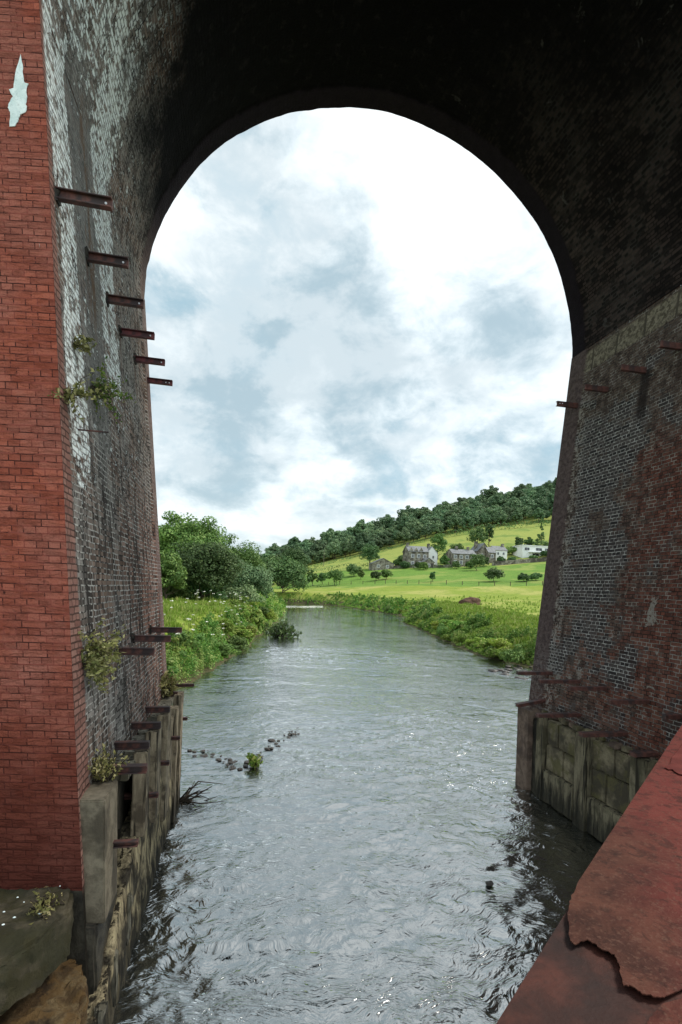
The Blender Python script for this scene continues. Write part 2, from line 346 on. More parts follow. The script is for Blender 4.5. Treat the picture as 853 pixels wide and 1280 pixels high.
# ------------------------------------------------------------------ mesh helpers
class MB:
    def __init__(s): s.v = []; s.f = []; s.uv = []; s.m = []; s.n = 0; s.mats = []; s.tint = None
    def mi(s, m):
        if m not in s.mats: s.mats.append(m)
        return s.mats.index(m)
    def grid(s, P, UV, mat, flip=False):
        P = np.asarray(P, float); a, b = P.shape[:2]
        base = s.n; s.v.append(P.reshape(-1, 3)); s.n += a*b
        i, j = np.meshgrid(np.arange(a-1), np.arange(b-1), indexing='ij')
        q = np.stack([i*b+j, (i+1)*b+j, (i+1)*b+j+1, i*b+j+1], -1).reshape(-1, 4)
        if flip: q = q[:, ::-1]
        uvf = np.asarray(UV, float).reshape(-1, 2)
        s.f.append(q+base); s.uv.append(uvf[q].reshape(-1, 2)); s.m += [s.mi(mat)]*len(q)
    def quads(s, V, mat):
        """V (n,4,3)"""
        V = np.asarray(V, float); n = len(V); base = s.n
        s.v.append(V.reshape(-1, 3)); s.n += 4*n
        s.f.append(np.arange(4*n).reshape(-1, 4)+base); s.uv.append(np.zeros((4*n, 2))); s.m += [s.mi(mat)]*n
    def box(s, lo, hi, mat, jit=0.0):
        x0, y0, z0 = lo; x1, y1, z1 = hi
        c = np.array([[x, y, z] for z in (z0, z1) for (x, y) in ((x0, y0), (x1, y0), (x1, y1), (x0, y1))], float)
        if jit: c += np.random.RandomState(int(abs(x0*97+y0*31+z0*7)*10) % 9999).uniform(-jit, jit, c.shape)
        s.hexa(c, mat)
    def hexa(s, c, mat):
        F = [(3, 2, 1, 0), (4, 5, 6, 7), (0, 1, 5, 4), (1, 2, 6, 5), (2, 3, 7, 6), (3, 0, 4, 7)]
        s.quads([[c[k] for k in f] for f in F], mat)
    def build(s, name, parent=None, smooth=False, weld=False):
        V = np.concatenate(s.v); F = np.concatenate(s.f); UV = np.concatenate(s.uv)
        me = bpy.data.meshes.new(name)
        me.vertices.add(len(V)); me.vertices.foreach_set('co', V.ravel())
        me.loops.add(F.size); me.loops.foreach_set('vertex_index', F.ravel().astype('i'))
        me.polygons.add(len(F)); me.polygons.foreach_set('loop_start', np.arange(0, F.size, 4, dtype='i'))
        me.polygons.foreach_set('loop_total', np.full(len(F), 4, dtype='i'))
        me.polygons.foreach_set('material_index', np.array(s.m, dtype='i'))
        me.polygons.foreach_set('use_smooth', np.full(len(F), smooth))
        ul = me.uv_layers.new(name='UVMap'); ul.data.foreach_set('uv', UV.ravel().astype('f'))
        if s.tint is not None:
            ca = me.color_attributes.new('tint', 'FLOAT_COLOR', 'CORNER')
            tt = np.repeat(s.tint, 4, axis=0); ca.data.foreach_set('color', np.c_[tt, np.zeros(len(tt)), np.ones(len(tt))].ravel().astype('f'))
        for m in s.mats: me.materials.append(m)
        me.update(calc_edges=True); me.validate()
        if weld:
            bm = bmesh.new(); bm.from_mesh(me); bmesh.ops.remove_doubles(bm, verts=bm.verts, dist=1e-4)
            bmesh.ops.recalc_face_normals(bm, faces=bm.faces); bm.to_mesh(me); bm.free()
        o = bpy.data.objects.new(name, me); COL.objects.link(o)
        if parent: o.parent = parent; o.matrix_parent_inverse = parent.matrix_world.inverted()
        return o

def tag(o, label=None, cat=None, group=None, kind=None):
    if label: o['label'] = label
    if cat: o['category'] = cat
    if group: o['group'] = group
    if kind: o['kind'] = kind
    return o
def empty(name, loc, label, cat, group=None):
    o = bpy.data.objects.new(name, None); COL.objects.link(o); o.location = loc; o.empty_display_size = .2
    o.matrix_world = Matrix.Translation(loc)
    return tag(o, label, cat, group)
def from_bm(bm, name, mats, parent=None, smooth=False):
    me = bpy.data.meshes.new(name); bm.to_mesh(me); bm.free()
    for m in mats: me.materials.append(m)
    for p in me.polygons: p.use_smooth = smooth
    if smooth: me.set_sharp_from_angle(angle=R_(38))
    o = bpy.data.objects.new(name, me); COL.objects.link(o)
    if parent: o.parent = parent; o.matrix_parent_inverse = parent.matrix_world.inverted()
    return o
def copy_tree(o, parent=None):
    c = o.copy(); COL.objects.link(c)
    if parent: c.parent = parent
    for ch in list(o.children): copy_tree(ch, c)
    return c

def vnoise(P, scale, seed=0, octv=3):
    """cheap vectorised value noise, P (...,3)"""
    P = np.asarray(P, float)*scale; out = np.zeros(P.shape[:-1]); amp = 1; tot = 0
    for o in range(octv):
        I = np.floor(P).astype(np.int64); F = P-I; F = F*F*(3-2*F)
        def hsh(dx, dy, dz):
            h = (I[..., 0]+dx)*374761393+(I[..., 1]+dy)*668265263+(I[..., 2]+dz)*2147483647+(seed+o)*1274126177
            h = (h ^ (h >> 13))*1274126177 & 0x7fffffff
            h = (h ^ (h >> 16)) & 0xffff
            return h/65535.0
        r = 0
        for dx in (0, 1):
            for dy in (0, 1):
                for dz in (0, 1):
                    w = (F[..., 0] if dx else 1-F[..., 0])*(F[..., 1] if dy else 1-F[..., 1])*(F[..., 2] if dz else 1-F[..., 2])
                    r = r+w*hsh(dx, dy, dz)
        out += (r-.5)*2*amp; tot += amp; amp *= .5; P = P*2.03+17.1
    return out/tot
def sst(x, a, b):
    t = np.clip((x-a)/(b-a), 0, 1); return t*t*(3-2*t)

# ------------------------------------------------------------------ THE VIADUCT
SPR = 9.2                         # springing height
def XL(z): return -.09*z-1.10
def XR(z): return .10*z+6.03
def YN(z): return 4.61+.048*np.minimum(z, 8.0)
YF = 10.0
TOP = 15.6
via = empty('viaduct', (2.5, 7.5, 0), 'tall brick railway viaduct arch spanning the river, red facing on its near left pier', 'viaduct')

def side_wall(mb, side, x_off=0.0, fine=True, mat=None):
    nz, ny = (260, 150) if fine else (14, 8)
    z = np.linspace(-1.0, SPR, nz); tt = np.linspace(0, 1, ny)
    Z, T = np.meshgrid(z, tt, indexing='ij'); Y = YN(Z)*(1-T)+YF*T
    X = XL(Z) if side < 0 else XR(Z)
    P = np.stack([X, Y, Z], -1)
    d = 0
    if fine:
        edge = sst(T, 0, .03)*sst(1-T, 0, .03)
        d = (vnoise(P, .9, 3, 3)*.018+vnoise(P, 5.5, 5, 3)*.012)*edge
        d = d+.035*sst(Y, 9.50, 9.54)*sst(YF+.001-Y, 0, .002)*0+.03*sst(Y, 9.50, 9.54)
        if side < 0: d = d*1.0
    P[..., 0] += d*(1 if side < 0 else -1)
    P[..., 0] += x_off
    UV = np.stack([Y, Z], -1)
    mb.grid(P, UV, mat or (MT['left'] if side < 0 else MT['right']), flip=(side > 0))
    return P

def strip(mb, A, B, uA, uB, mat, n=1, flip=False):
    """ruled surface between two (k,3) polylines"""
    A = np.asarray(A, float); B = np.asarray(B, float); t = np.linspace(0, 1, n+1)[None, :, None]
    P = A[:, None, :]*(1-t)+B[:, None, :]*t
    UA = np.asarray(uA, float); UB = np.asarray(uB, float)
    UV = UA[:, None, :]*(1-t)+UB[:, None, :]*t
    mb.grid(P, UV, mat, flip)

PD = 2.0; zs = np.linspace(-1.0, SPR, 60)
ANG = R_(9.5)
def face_pt(s_, z):               # a point on the red near face of the left pier
    return np.array([XL(z)-s_*math.cos(ANG), float(YN(z))+s_*math.sin(ANG), z])
# left pier
mb = MB(); side_wall(mb, -1)
fr0 = np.array([[XL(z), YN(z), z] for z in zs]); wl = 2.6
fr1 = np.array([face_pt(wl-.10*(SPR-z)*0, z) for z in zs])
zlo = np.linspace(-1.0, 1.36, 12); zhi = np.linspace(1.36, SPR, 60)
for zz_, mm_ in ((zlo, MT['concrete_dark']), (zhi, MT['red'])):
    strip(mb, np.array([face_pt(wl, z) for z in zz_]), np.array([[XL(z), YN(z), z] for z in zz_]), [(wl, z) for z in zz_], [(0, z) for z in zz_], mm_, 8)
bk0 = np.array([[XL(z), YF, z] for z in zs]); bk1 = np.array([[XL(z)-wl, YF, z] for z in zs])
strip(mb, bk0, bk1, [(0, z) for z in zs], [(wl, z) for z in zs], MT['red'], 4)
strip(mb, bk1, fr1, [(0, z) for z in zs], [(5, z) for z in zs], MT['red'], 4)
mb.build('pier', via, smooth=True)['label'] = 'left pier with red brick near face and lime streaked inner wall'
# right pier
mb = MB(); side_wall(mb, 1)
a = np.array([[XR(z), YN(z), z] for z in zs]); b_ = np.array([[XR(z)+2.2, YN(z), z] for z in zs])
strip(mb, a, b_, [(0, z) for z in zs], [(2.2, z) for z in zs], MT['red'], 4)
c_ = np.array([[XR(z), YF, z] for z in zs]); d_ = np.array([[XR(z)+2.2, YF, z] for z in zs])
strip(mb, d_, c_, [(0, z) for z in zs], [(2.2, z) for z in zs], MT['red'], 4)
strip(mb, b_, d_, [(0, z) for z in zs], [(5, z) for z in zs], MT['red'], 4)
mb.build('pier', via, smooth=True)['label'] = 'right pier of dark crumbling brick with pale mortar'
# vault
CX0 = (XL(SPR)+XR(SPR))/2; RA = (XR(SPR)-XL(SPR))/2
def vault(xo, fine):
    n, k = (300, 130) if fine else (32, 4)
    th = np.linspace(math.pi, 0, n); Y = np.linspace(float(YN(SPR)), YF, k)
    TH, YY = np.meshgrid(th, Y, indexing='ij')
    P0 = np.stack([CX0+RA*np.cos(TH), YY, SPR+RA*np.sin(TH)], -1)
    d = 0
    if fine:
        d = (vnoise(P0, .8, 13, 3)*.03+vnoise(P0, 5, 15, 3)*.012)*sst(np.sin(TH), 0, .05)
        d = d+.02*sst(YY, 9.55, 9.6)
    r = RA-d
    P = np.stack([CX0+xo+r*np.cos(TH), YY, SPR+r*np.sin(TH)], -1)
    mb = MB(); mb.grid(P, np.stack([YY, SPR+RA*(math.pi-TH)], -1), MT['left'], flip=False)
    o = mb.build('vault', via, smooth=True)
    o['label'] = 'sooty brick underside of the arch, its shade painted into the colour' if fine else 'underside of a neighbouring arch'
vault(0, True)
PER = 2*RA+2.2
vault(PER, False); vault(-PER-.35, False)
for xo in (PER,):
    mb = MB(); side_wall(mb, 1, xo, False); a = np.array([[XR(z)+xo, YN(z), z] for z in zs[::6]]); b_ = a+np.array([3, 0, 0])
    strip(mb, a, b_, [(0, p[2]) for p in a], [(3, p[2]) for p in a], MT['red'])
    a = a*[1, 0, 1]+[0, YF, 0]; strip(mb, a+np.array([3, 0, 0]), a, [(0, p[2]) for p in a], [(3, p[2]) for p in a], MT['red']); mb.build('pier', via)
mb = MB(); side_wall(mb, -1, -PER-.35, False); a = np.array([[XL(z)-PER-.35, YN(z), z] for z in zs[::6]])
strip(mb, a-np.array([3, 0, 0]), a, [(0, p[2]) for p in a], [(3, p[2]) for p in a], MT['red'])
a = a*[1, 0, 1]+[0, YF, 0]; strip(mb, a, a-np.array([3, 0, 0]), [(0, p[2]) for p in a], [(3, p[2]) for p in a], MT['red']); mb.build('pier', via)
# spandrels near and far
def arch_z(x):
    for xo in (0, PER, -PER-.35):
        q = x-CX0-xo
        if abs(q) < RA: return SPR+math.sqrt(RA*RA-q*q)
    return SPR
xs = sorted(set([round(v, 4) for v in np.linspace(-15.5, 20.5, 260)]+[CX0+xo+RA*math.cos(t) for xo in (0, PER, -PER-.35) for t in np.linspace(0, math.pi, 90)]))
yn = float(YN(SPR))
for yy, fl in ((yn, False), (YF, True)):
    A = np.array([[x, yy, arch_z(x)] for x in xs]); B = np.array([[x, yy, TOP] for x in xs])
    mb = MB(); strip(mb, A, B, A[:, [0, 2]], B[:, [0, 2]], MT['red'], 1, flip=fl)
    mb.build('spandrel_wall', via)
mb = MB(); mb.box((-15.5, yn-.02, TOP+.01), (20.5, YF+.02, TOP+.25), MT['concrete']); mb.build('deck', via)
for y0, y1 in ((yn-.14, yn+.25), (YF-.25, YF+.14)):
    mb = MB(); P = None
    mb.box((-15.5, y0+.08, TOP+.255), (20.5, y1-.08, TOP+1.3), MT['brown_post']); mb.box((-15.5, y0, TOP+1.31), (20.5, y1, TOP+1.5), MT['concrete'])
    mb.build('parapet', via)
# pale stone springing course on the right pier, standing just proud of the brick
def rough_sheet(name, P, mat, parent, uv=None, smooth=True):
    mb = MB(); mb.grid(P, uv if uv is not None else np.zeros(P.shape[:2]+(2,)), mat); return mb.build(name, parent, smooth=smooth)

# white lime splash on the red face
px = [(75,195),(82,230),(84,270),(88,295),(103,300),(96,315),(98,345),(93,370),(97,378),(92,400),(72,410),(68,425),(55,450),(36,452),(38,400),(30,385),(33,370),(48,345),(34,320),(50,315),(55,270),(62,240)]
def on_face(pxx, pyy):
    d = ray(pxx, pyy); z = 7.5
    for _ in range(6):
        p0 = face_pt(0, z); n = np.array([-math.sin(ANG), -math.cos(ANG), 0.048*.98])
        t = ((p0-np.array([0, 0, H]))@n)/(d@n); p = np.array([0, 0, H])+d*t; z = p[2]
    return p, n/np.linalg.norm(n)
bm = bmesh.new(); vs = []
for i in range(len(px)):
    (x0, y0), (x1, y1) = px[i], px[(i+1) % len(px)]
    for k in range(3):
        t = k/3; jx = random.uniform(-2, 2) if k else 0
        p, n = on_face((x0*(1-t)+x1*t+jx)/2.843, (y0*(1-t)+y1*t)/2.843); vs.append(bm.verts.new(p+n*.003))
f = bm.faces.new(vs); r = bmesh.ops.extrude_face_region(bm, geom=[f])
bmesh.ops.translate(bm, vec=Vector(n)*.006, verts=[v for v in r['geom'] if isinstance(v, bmesh.types.BMVert)])
bmesh.ops.recalc_face_normals(bm, faces=bm.faces); bmesh.ops.triangulate(bm, faces=bm.faces)
from_bm(bm, 'lime_splash', [MT['lime']], via)['label'] = 'ragged white splash of lime high on the red brick'

# ------------------------------------------------------------------ steel beam stubs in the walls
def beam_mesh(L, hgt, thick=.028, holes=1, mat='steel'):
    """channel-shaped stub along +x: web with two narrow flanges and bolt holes near its end"""
    bm = bmesh.new()
    def bx(a, b):
        r = bmesh.ops.create_cube(bm, size=1)
        for v in r['verts']: v.co = Vector(((a[i]+b[i])/2+v.co[i]*(b[i]-a[i]) for i in range(3)))
    bx((-.25, -thick/2, -hgt/2), (L, thick/2, hgt/2))
    for s in (-1, 1): bx((-.25, -thick/2-.035, s*hgt/2-.006), (L-.002, thick/2, s*hgt/2+.006))
    bmesh.ops.bevel(bm, geom=[e for e in bm.edges], offset=.002, segments=1, affect='EDGES')
    for v in bm.verts:
        v.co.z += .006*mnoise.noise(v.co*9+Vector((L*40, hgt*90, 0))); v.co.y += .004*mnoise.noise(v.co*7+Vector((4, 4, L*50)))
    me = bpy.data.meshes.new('stub_web'); bm.to_mesh(me); bm.free(); me.materials.append(MT[mat])
    bm = bmesh.new()
    r = bmesh.ops.create_cone(bm, cap_ends=True, segments=14, radius1=.011, radius2=.011, depth=thick+.012)
    for v in r['verts']: v.co = Vector((v.co.x+L-.055, v.co.z, v.co.y))
    mh = bpy.data.meshes.new('bolt_hole'); bm.to_mesh(mh); bm.free(); mh.materials.append(MT['hole'])
    return me, mh
def stub(root, L, hgt, label, group, holes=0, side=-1, mat='steel', pitch=0, thick=.028):
    me, mh = beam_mesh(L, hgt, thick, max(holes, 1), mat)
    o = empty('beam_stub', root, label, 'beam stub', group)
    w = bpy.data.objects.new('web', me); COL.objects.link(w); w.parent = o
    for k in range(holes):
        h = bpy.data.objects.new('bolt', mh); COL.objects.link(h); h.parent = o; h.location.x = -.06*k
    if thick < .04 and hgt > .06:
        bm = bmesh.new(); r = bmesh.ops.create_cube(bm, size=1); bmesh.ops.subdivide_edges(bm, edges=list(bm.edges), cuts=5, use_grid_fill=True)
        for v in bm.verts:
            v.co = Vector((v.co.x*.05-.028, v.co.y*(thick+.07), v.co.z*(hgt+.05))); v.co += Vector((mnoise.noise(v.co*23+Vector(root))*.02, mnoise.noise(v.co*19+Vector(root)*2)*.03, mnoise.noise(v.co*17+Vector(root)*3)*.03))
        k_ = from_bm(bm, 'mortar_packing', [MT['concrete_dark']], None, True); k_.parent = o
    o.rotation_euler = (0, pitch, 0) if side < 0 else (0, -pitch, math.pi)
    return o
ordn = ['first', 'second', 'third', 'fourth', 'fifth', 'sixth']
UL = [((-1.74, 5.14, 7.52), .45, .085), ((-1.75, 6.09, 7.55), .41, .085), ((-1.75, 6.95, 7.56), .42, .085), ((-1.75, 7.68, 7.50), .44, .082), ((-1.75, 8.70, 7.56), .44, .082), ((-1.76, 9.71, 7.62), .44, .082)]
for i, (r, L, h) in enumerate(UL):
    lab = ['largest and nearest rusty beam stub high on the lime streaked left wall',
           'rusty beam stub second from the near end of the upper row on the left wall',
           'rusty beam stub third in the upper row on the left wall, fully against brick',
           'dark red beam stub fourth in the upper left row, tip crossing the arch edge',
           'dark red beam stub fifth in the upper left row, mostly against the sky',
           'farthest dark red beam stub of the upper left row, with two bolt holes'][i]
    stub(r, L, h, lab, 'upper row of beam stubs on the left wall', 2 if i == 5 else 1, mat='steel' if i < 3 else 'steel_red', pitch=R_(.8))
ML = [((-1.37, 6.42, 3.18), .40, .075), ((-1.37, 7.31, 3.24), .47, .075), ((-1.37, 8.68, 3.24), .47, .075)]
for i, (r, L, h) in enumerate(ML):
    stub(r, L, h, ['nearest of three brown beam stubs beside the green bank on the left wall',
                   'middle of three brown beam stubs beside the green bank on the left wall',
                   'farthest of three brown beam stubs, its tip over the left bank grass'][i], 'middle row of beam stubs on the left wall')
TL = [((-1.28, 9.67, 2.0), .24), ((-1.29, 7.9, 2.14), .34), ((-1.30, 6.95, 2.16), .36), ((-1.30, 6.09, 2.17), .36), ((-1.29, 5.49, 2.11), .43)]
for i, (r, L) in enumerate(TL):
    stub(r, L, .07, 'brown beam on the left footing ledge, ' + ['farthest, beside the yellowed grass', 'second from the far end', 'middle one of the five', 'second from the near end', 'nearest, above the square concrete block'][i], 'beams lying across the left footing', thick=.05)
OL = [((-1.05, 10.02, 1.46), .17), ((-1.05, 8.70, 1.48), .18), ((-1.05, 7.39, 1.52), .18), ((-1.05, 6.29, 1.52), .2), ((-1.05, 5.07, 1.56), .2), ((-1.05, 9.86, 2.12), .28)]
for i, (r, L) in enumerate(OL):
    stub(r, L, .045, 'short steel stub over the water on the left footing, ' + ['farthest of the lower row', 'second farthest, lower row', 'middle of the lower row', 'second nearest, lower row', 'nearest, beside the concrete block', 'thin topmost one'][i], 'short stubs on the outer side of the left footing', thick=.03)
UR = [((6.86, 7.04, 8.09), .42, 0), ((6.86, 7.77, 8.01), .52, 0), ((6.86, 8.72, 8.03), .52, 0), ((6.84, 9.57, 8.01), .52, 2)]
for i, (r, L, hl) in enumerate(UR):
    stub(r, L, .085, ['nearest rusty beam stub under the stone band on the right wall, at the photo edge',
                      'rusty beam stub second from the near end on the right wall, dark stain below it',
                      'rusty beam stub third along the right wall under the stone band',
                      'farthest beam stub of the upper right row, its tip against the sky'][i], 'upper row of beam stubs on the right wall', hl, side=1, mat='steel')
MR = [((6.27, 9.36, 2.44), .76), ((6.28, 8.49, 2.43), .83), ((6.27, 7.8, 2.44), .70), ((6.27, 6.86, 2.42), .68), ((6.26, 6.22, 2.35), .3)]
for i, (r, L) in enumerate(MR):
    stub(r, L, .05, 'flat rusty beam on the lower right wall, ' + ['farthest', 'second from the far end', 'third from the far end', 'fourth from the far end', 'nearest, above the red girder'][i], 'lower row of beam stubs on the right wall', side=1, thick=.07)
RR = [((6.21, 9.48, 1.86), .62, R_(-9)), ((6.21, 8.37, 1.84), .86, 0), ((6.21, 7.22, 1.82), .82, 0), ((6.2, 6.6, 1.70), .4, 0)]
for i, (r, L, p) in enumerate(RR):
    stub(r, L, .05, ['tilted rusty beam capping the far corner post of the right footing', 'long rusty beam lying over the top of the right footing, second from its far end',
                     'long rusty beam over the middle post of the right footing', 'nearest rusty beam on top of the right footing beside the red girder'][i], 'beams lying across the right footing', side=1, pitch=p, thick=.1)

# ------------------------------------------------------------------ left footing
lf = empty('pier_footing', (-1.15, 7.2, 0), 'crumbling timber and concrete footing along the foot of the left pier', 'footing')
def rough_block(name, lo, hi, mat, parent, cut=.12, amp=.02, seed=0, bevel=.01, shape=None, scale=5):
    bm = bmesh.new(); r = bmesh.ops.create_cube(bm, size=1)
    for v in bm.verts: v.co = Vector(((lo[i]+hi[i])/2+v.co[i]*(hi[i]-lo[i]) for i in range(3)))
    if bevel: bmesh.ops.bevel(bm, geom=list(bm.edges), offset=bevel, segments=2, affect='EDGES')
    for ax in range(3):
        n = int((hi[ax]-lo[ax])/cut)
        for k in range(1, n+1):
            c = lo[ax]+(hi[ax]-lo[ax])*k/(n+1); pn = [0, 0, 0]; pn[ax] = 1; pc = [0, 0, 0]; pc[ax] = c
            bmesh.ops.bisect_plane(bm, geom=list(bm.verts)+list(bm.edges)+list(bm.faces), plane_co=pc, plane_no=pn)
    bm.normal_update()
    for v in bm.verts:
        q = v.co*scale+Vector((seed*3.1, seed*1.7, seed))
        d = mnoise.noise(q)+.5*mnoise.noise(q*2.3)
        v.co += v.normal*d*amp
        if shape: v.co = shape(v.co)
    return from_bm(bm, name, [mat], parent, smooth=True)
# rubble core (rough face, ragged falling top line towards the camera)
def core_top(y):
    return float(np.interp(y, [2.6, 4.0, 4.9, 5.3, 6.0, 6.8, 8.0, 10.2], [-.3, .25, .55, .85, 1.18, 1.36, 1.5, 1.55]))
ny, nz = 150, 46
Yc = np.linspace(2.6, 10.15, ny); P = np.zeros((ny, nz, 3))
for i, y in enumerate(Yc):
    tz = core_top(y)+.07*mnoise.noise(Vector((y*3.3, 0, 5)))+.05*mnoise.noise(Vector((y*9, 0, 5)))
    for j in range(nz):
        w = j/(nz-1)
        if w < .72:
            z = -.6+(tz+.6)*w/.72; x = -1.0-.015*z
            q = Vector((0, y, z))
            x += .045*mnoise.noise(Vector((0, y*4, z*2.0)))+.02*mnoise.noise(Vector((3, y*13, z*5)))
            x -= .05*max(0, (z/tz if tz > .1 else 0)-.75)
        else:
            s = (w-.72)/.28; z = tz+.02*mnoise.noise(Vector((s*4, y*8, 1)))-.06*s; x = -1.03-s*.40
        P[i, j] = (x, y, z)
ns = int(ny*.22); mb = MB(); mb.grid(P[ns:], np.zeros((ny-ns, nz, 2)), MT['tan'], flip=True); mb.grid(P[:ns+1], np.zeros((ns+1, nz, 2)), MT['concrete_dark'], flip=True)
# far end closure
E0 = P[-1]; E1 = E0.copy(); E1[:, 0] = -1.45
mb.grid(np.stack([E0, E1]), np.zeros((2, nz, 2)), MT['tan'], flip=True)
mb.build('crumbled_face', lf, smooth=True)
# posts: pairs of flat boards with beams on top
for i, (y, tw, zt) in enumerate([(9.72, .34, 2.0), (9.05, .22, 1.9), (7.92, .38, 2.08), (6.98, .34, 2.1), (6.15, .26, 2.1)]):
    z0 = [-.5, -.2, .55, .95, 1.15][i]
    rough_block('post', (-1.10, y-tw/2, z0), (-.955, y+tw/2, zt), MT['timber'], lf, .12, .012, i+3, .012, scale=4)
# boards between the posts, set back
for i, (y0, y1, z0, z1, x) in enumerate([(9.18, 9.52, -.4, 1.75, -1.0), (8.14, 8.90, .5, 1.8, -1.01), (7.2, 7.68, .7, 1.82, -1.03), (6.32, 6.78, 1.1, 1.80, -1.05)]):
    rough_block('board', (x-.07, y0, z0), (x, y1, z1), MT['timber'] if i % 2 else MT['tan'], lf, .12, .016, i+31, .008)
# back wall behind the gap and ledge slabs on top
rough_block('back_wall', (-1.42, 5.3, -.3), (-1.22, 10.0, 1.92), MT['concrete_dark'], lf, .2, .012, 9)
for i, (y0, y1, z) in enumerate([(8.15, 9.95, 1.96), (7.2, 8.05, 1.99), (6.35, 7.08, 2.0), (5.62, 6.22, 2.02)]):
    rough_block('ledge_slab', (-1.36, y0, z-.09), (-1.09+.02*(i % 2), y1, z), MT['concrete'], lf, .14, .012, i+50, .01)
rough_block('concrete_block', (-1.34, 4.74, 1.02), (-1.085, 5.22, 2.1), MT['block'], lf, .08, .007, 77, .012, shape=lambda c: Vector((c.x+(.03*(2.1-c.z)), c.y, c.z)))
rough_block('base_block', (-1.50, 4.70, -.6), (-1.10, 5.36, 1.04), MT['concrete_dark'], lf, .1, .04, 78, .02)
# hanging pale remnants
for i, (y, z, h) in enumerate([(5.55, .55, .5), (5.0, .35, .45), (4.55, .2, .5), (4.2, .1, .42)]):
    rough_block('remnant', (-1.06, y-.05, z-h/2), (-.985, y+.06, z+h/2), MT['concrete'], lf, .06, .03, i+90, .012, scale=9)

# ------------------------------------------------------------------ stone ledge and rock at the foot of the red face
def poly_slab(name, pts, z0, z1, mat, label, cat, amp=.02, parent=None, cut=.09, seed=1, group=None):
    bm = bmesh.new(); f = bm.faces.new([bm.verts.new((p[0], p[1], z0)) for p in pts])
    r = bmesh.ops.extrude_face_region(bm, geom=[f]); bmesh.ops.translate(bm, vec=(0, 0, z1-z0), verts=[v for v in r['geom'] if isinstance(v, bmesh.types.BMVert)])
    bmesh.ops.recalc_face_normals(bm, faces=bm.faces)
    bmesh.ops.bevel(bm, geom=list(bm.edges), offset=.03, segments=2, affect='EDGES')
    lo = [min(v.co[i] for v in bm.verts) for i in range(3)]; hi = [max(v.co[i] for v in bm.verts) for i in range(3)]
    for ax in range(3):
        n = int((hi[ax]-lo[ax])/cut)
        for k in range(1, n+1):
            c = lo[ax]+(hi[ax]-lo[ax])*k/(n+1); pn = [0, 0, 0]; pn[ax] = 1; pc = [0, 0, 0]; pc[ax] = c
            bmesh.ops.bisect_plane(bm, geom=list(bm.verts)+list(bm.edges)+list(bm.faces), plane_co=pc, plane_no=pn)
    bmesh.ops.triangulate(bm, faces=bm.faces); bm.normal_update()
    for v in bm.verts:
        q = v.co*4+Vector((seed, seed, 0)); v.co += v.normal*(mnoise.noise(q)+.6*mnoise.noise(q*2.7)+.45*mnoise.noise(q*6)+.3*mnoise.noise(q*11))*amp
    o = from_bm(bm, name, [mat], parent, True)
    if label: tag(o, label, cat, group)
    return o
def zpts(L, Z): return [tuple(atZ(x, y, Z).xy) for x, y in L]
led = [(-3.4, 5.4)]+zpts([(-420, 1290), (-150, 1262), (0, 1206), (48, 1176), (88, 1140)], 1.36)+[(-1.30, 4.70), (-1.36, 4.9)]
poly_slab('stone_ledge', led, .98, 1.37, MT['ledge'], 'dark mossy stone ledge at the foot of the red brick face', 'ledge', .03, seed=3, cut=.05)
poly_slab('rock', zpts([(-380, 1300), (-100, 1240), (10, 1205), (62, 1172), (92, 1178), (106, 1215), (104, 1262), (84, 1330), (0, 1420), (-380, 1420)], .78), -.4, .80, MT['rock'], 'rough brown mossy rock below the stone ledge at the lower left', 'rock', .06, seed=8, cut=.045)
poly_slab('rock', [(-2.6, 4.6), (-2.6, 3.4), (-1.5, 3.8), (-1.35, 4.3), (-1.4, 4.66)], -.5, .5, MT['concrete_dark'], 'dark wet rock filling the gap under the stone ledge', 'rock', .05, seed=11)
# bird droppings on the ledge as small pale lumps are marks of the stone itself
mb = MB(); rr = random.Random(3)
for (x, y) in [(22, 1122), (45, 1133), (5, 1140), (18, 1147), (4, 1156), (75, 1108), (30, 1128), (50, 1142)]:
    p = atZ(x, y, 1.40); r = rr.uniform(.005, .012)
    mb.grid(np.array([[[p.x+r*q*math.cos(a)*1.3, p.y+r*q*math.sin(a), p.z+.006*(1-q*q)] for q in (0, .5, 1)] for a in np.linspace(0, 2*math.pi, 9)]), np.zeros((9, 3, 2)), MT['lime'])
ds = mb.build('bird_droppings'); tag(ds, 'scattered white bird droppings on the dark stone ledge', 'droppings', kind='stuff')

# ------------------------------------------------------------------ right footing
rf_ = empty('pier_footing', (6.1, 7.5, 0), 'mossy stone block footing with upright posts along the foot of the right pier', 'footing')
yb = [9.05, 8.10]
for i, (y0, y1) in enumerate([(8.08, 9.03), (6.78, 7.72), (5.2, 6.42)]):
    zt = 1.62
    n = 2
    rows = [(.02, .62), (.63, 1.12), (1.13, zt-.04)]
    for k, (z0, z1) in enumerate(rows):
        cuts = [y0, y0+(y1-y0)*(.42 if (k+i) % 2 else .6), y1]
        if k == 0: cuts = [y0, y1]
        for j in range(len(cuts)-1):
            xo = -.04 if k == 0 else .03
            rough_block('stone_block', (5.96+xo, cuts[j]+.006, z0), (6.4, cuts[j+1]-.006, z1), MT['mossy'] if k else MT['post_c'], rf_, .1, .018, i*9+k*3+j, .018)
    rough_block('submerged_course', (5.95, y0-.02, -.6), (6.4, y1+.02, .02), MT['concrete_dark'], rf_, .15, .02, i+70, .02)
for i, (y0, y1, x0, m) in enumerate([(9.50, 9.93, 5.88, 'brown_post'), (9.05, 9.30, 5.93, 'post_c'), (7.74, 8.06, 5.90, 'post_c'), (6.44, 6.76, 5.90, 'post_c')]):
    rough_block('post', (x0, y0, -.5), (6.35, y1, 1.64), MT[m], rf_, .14, .008, i+15, .012)
rough_block('stone_block', (5.98, 9.31, -.3), (6.4, 9.49, 1.5), MT['concrete_dark'], rf_, .12, .015, 99, .01)
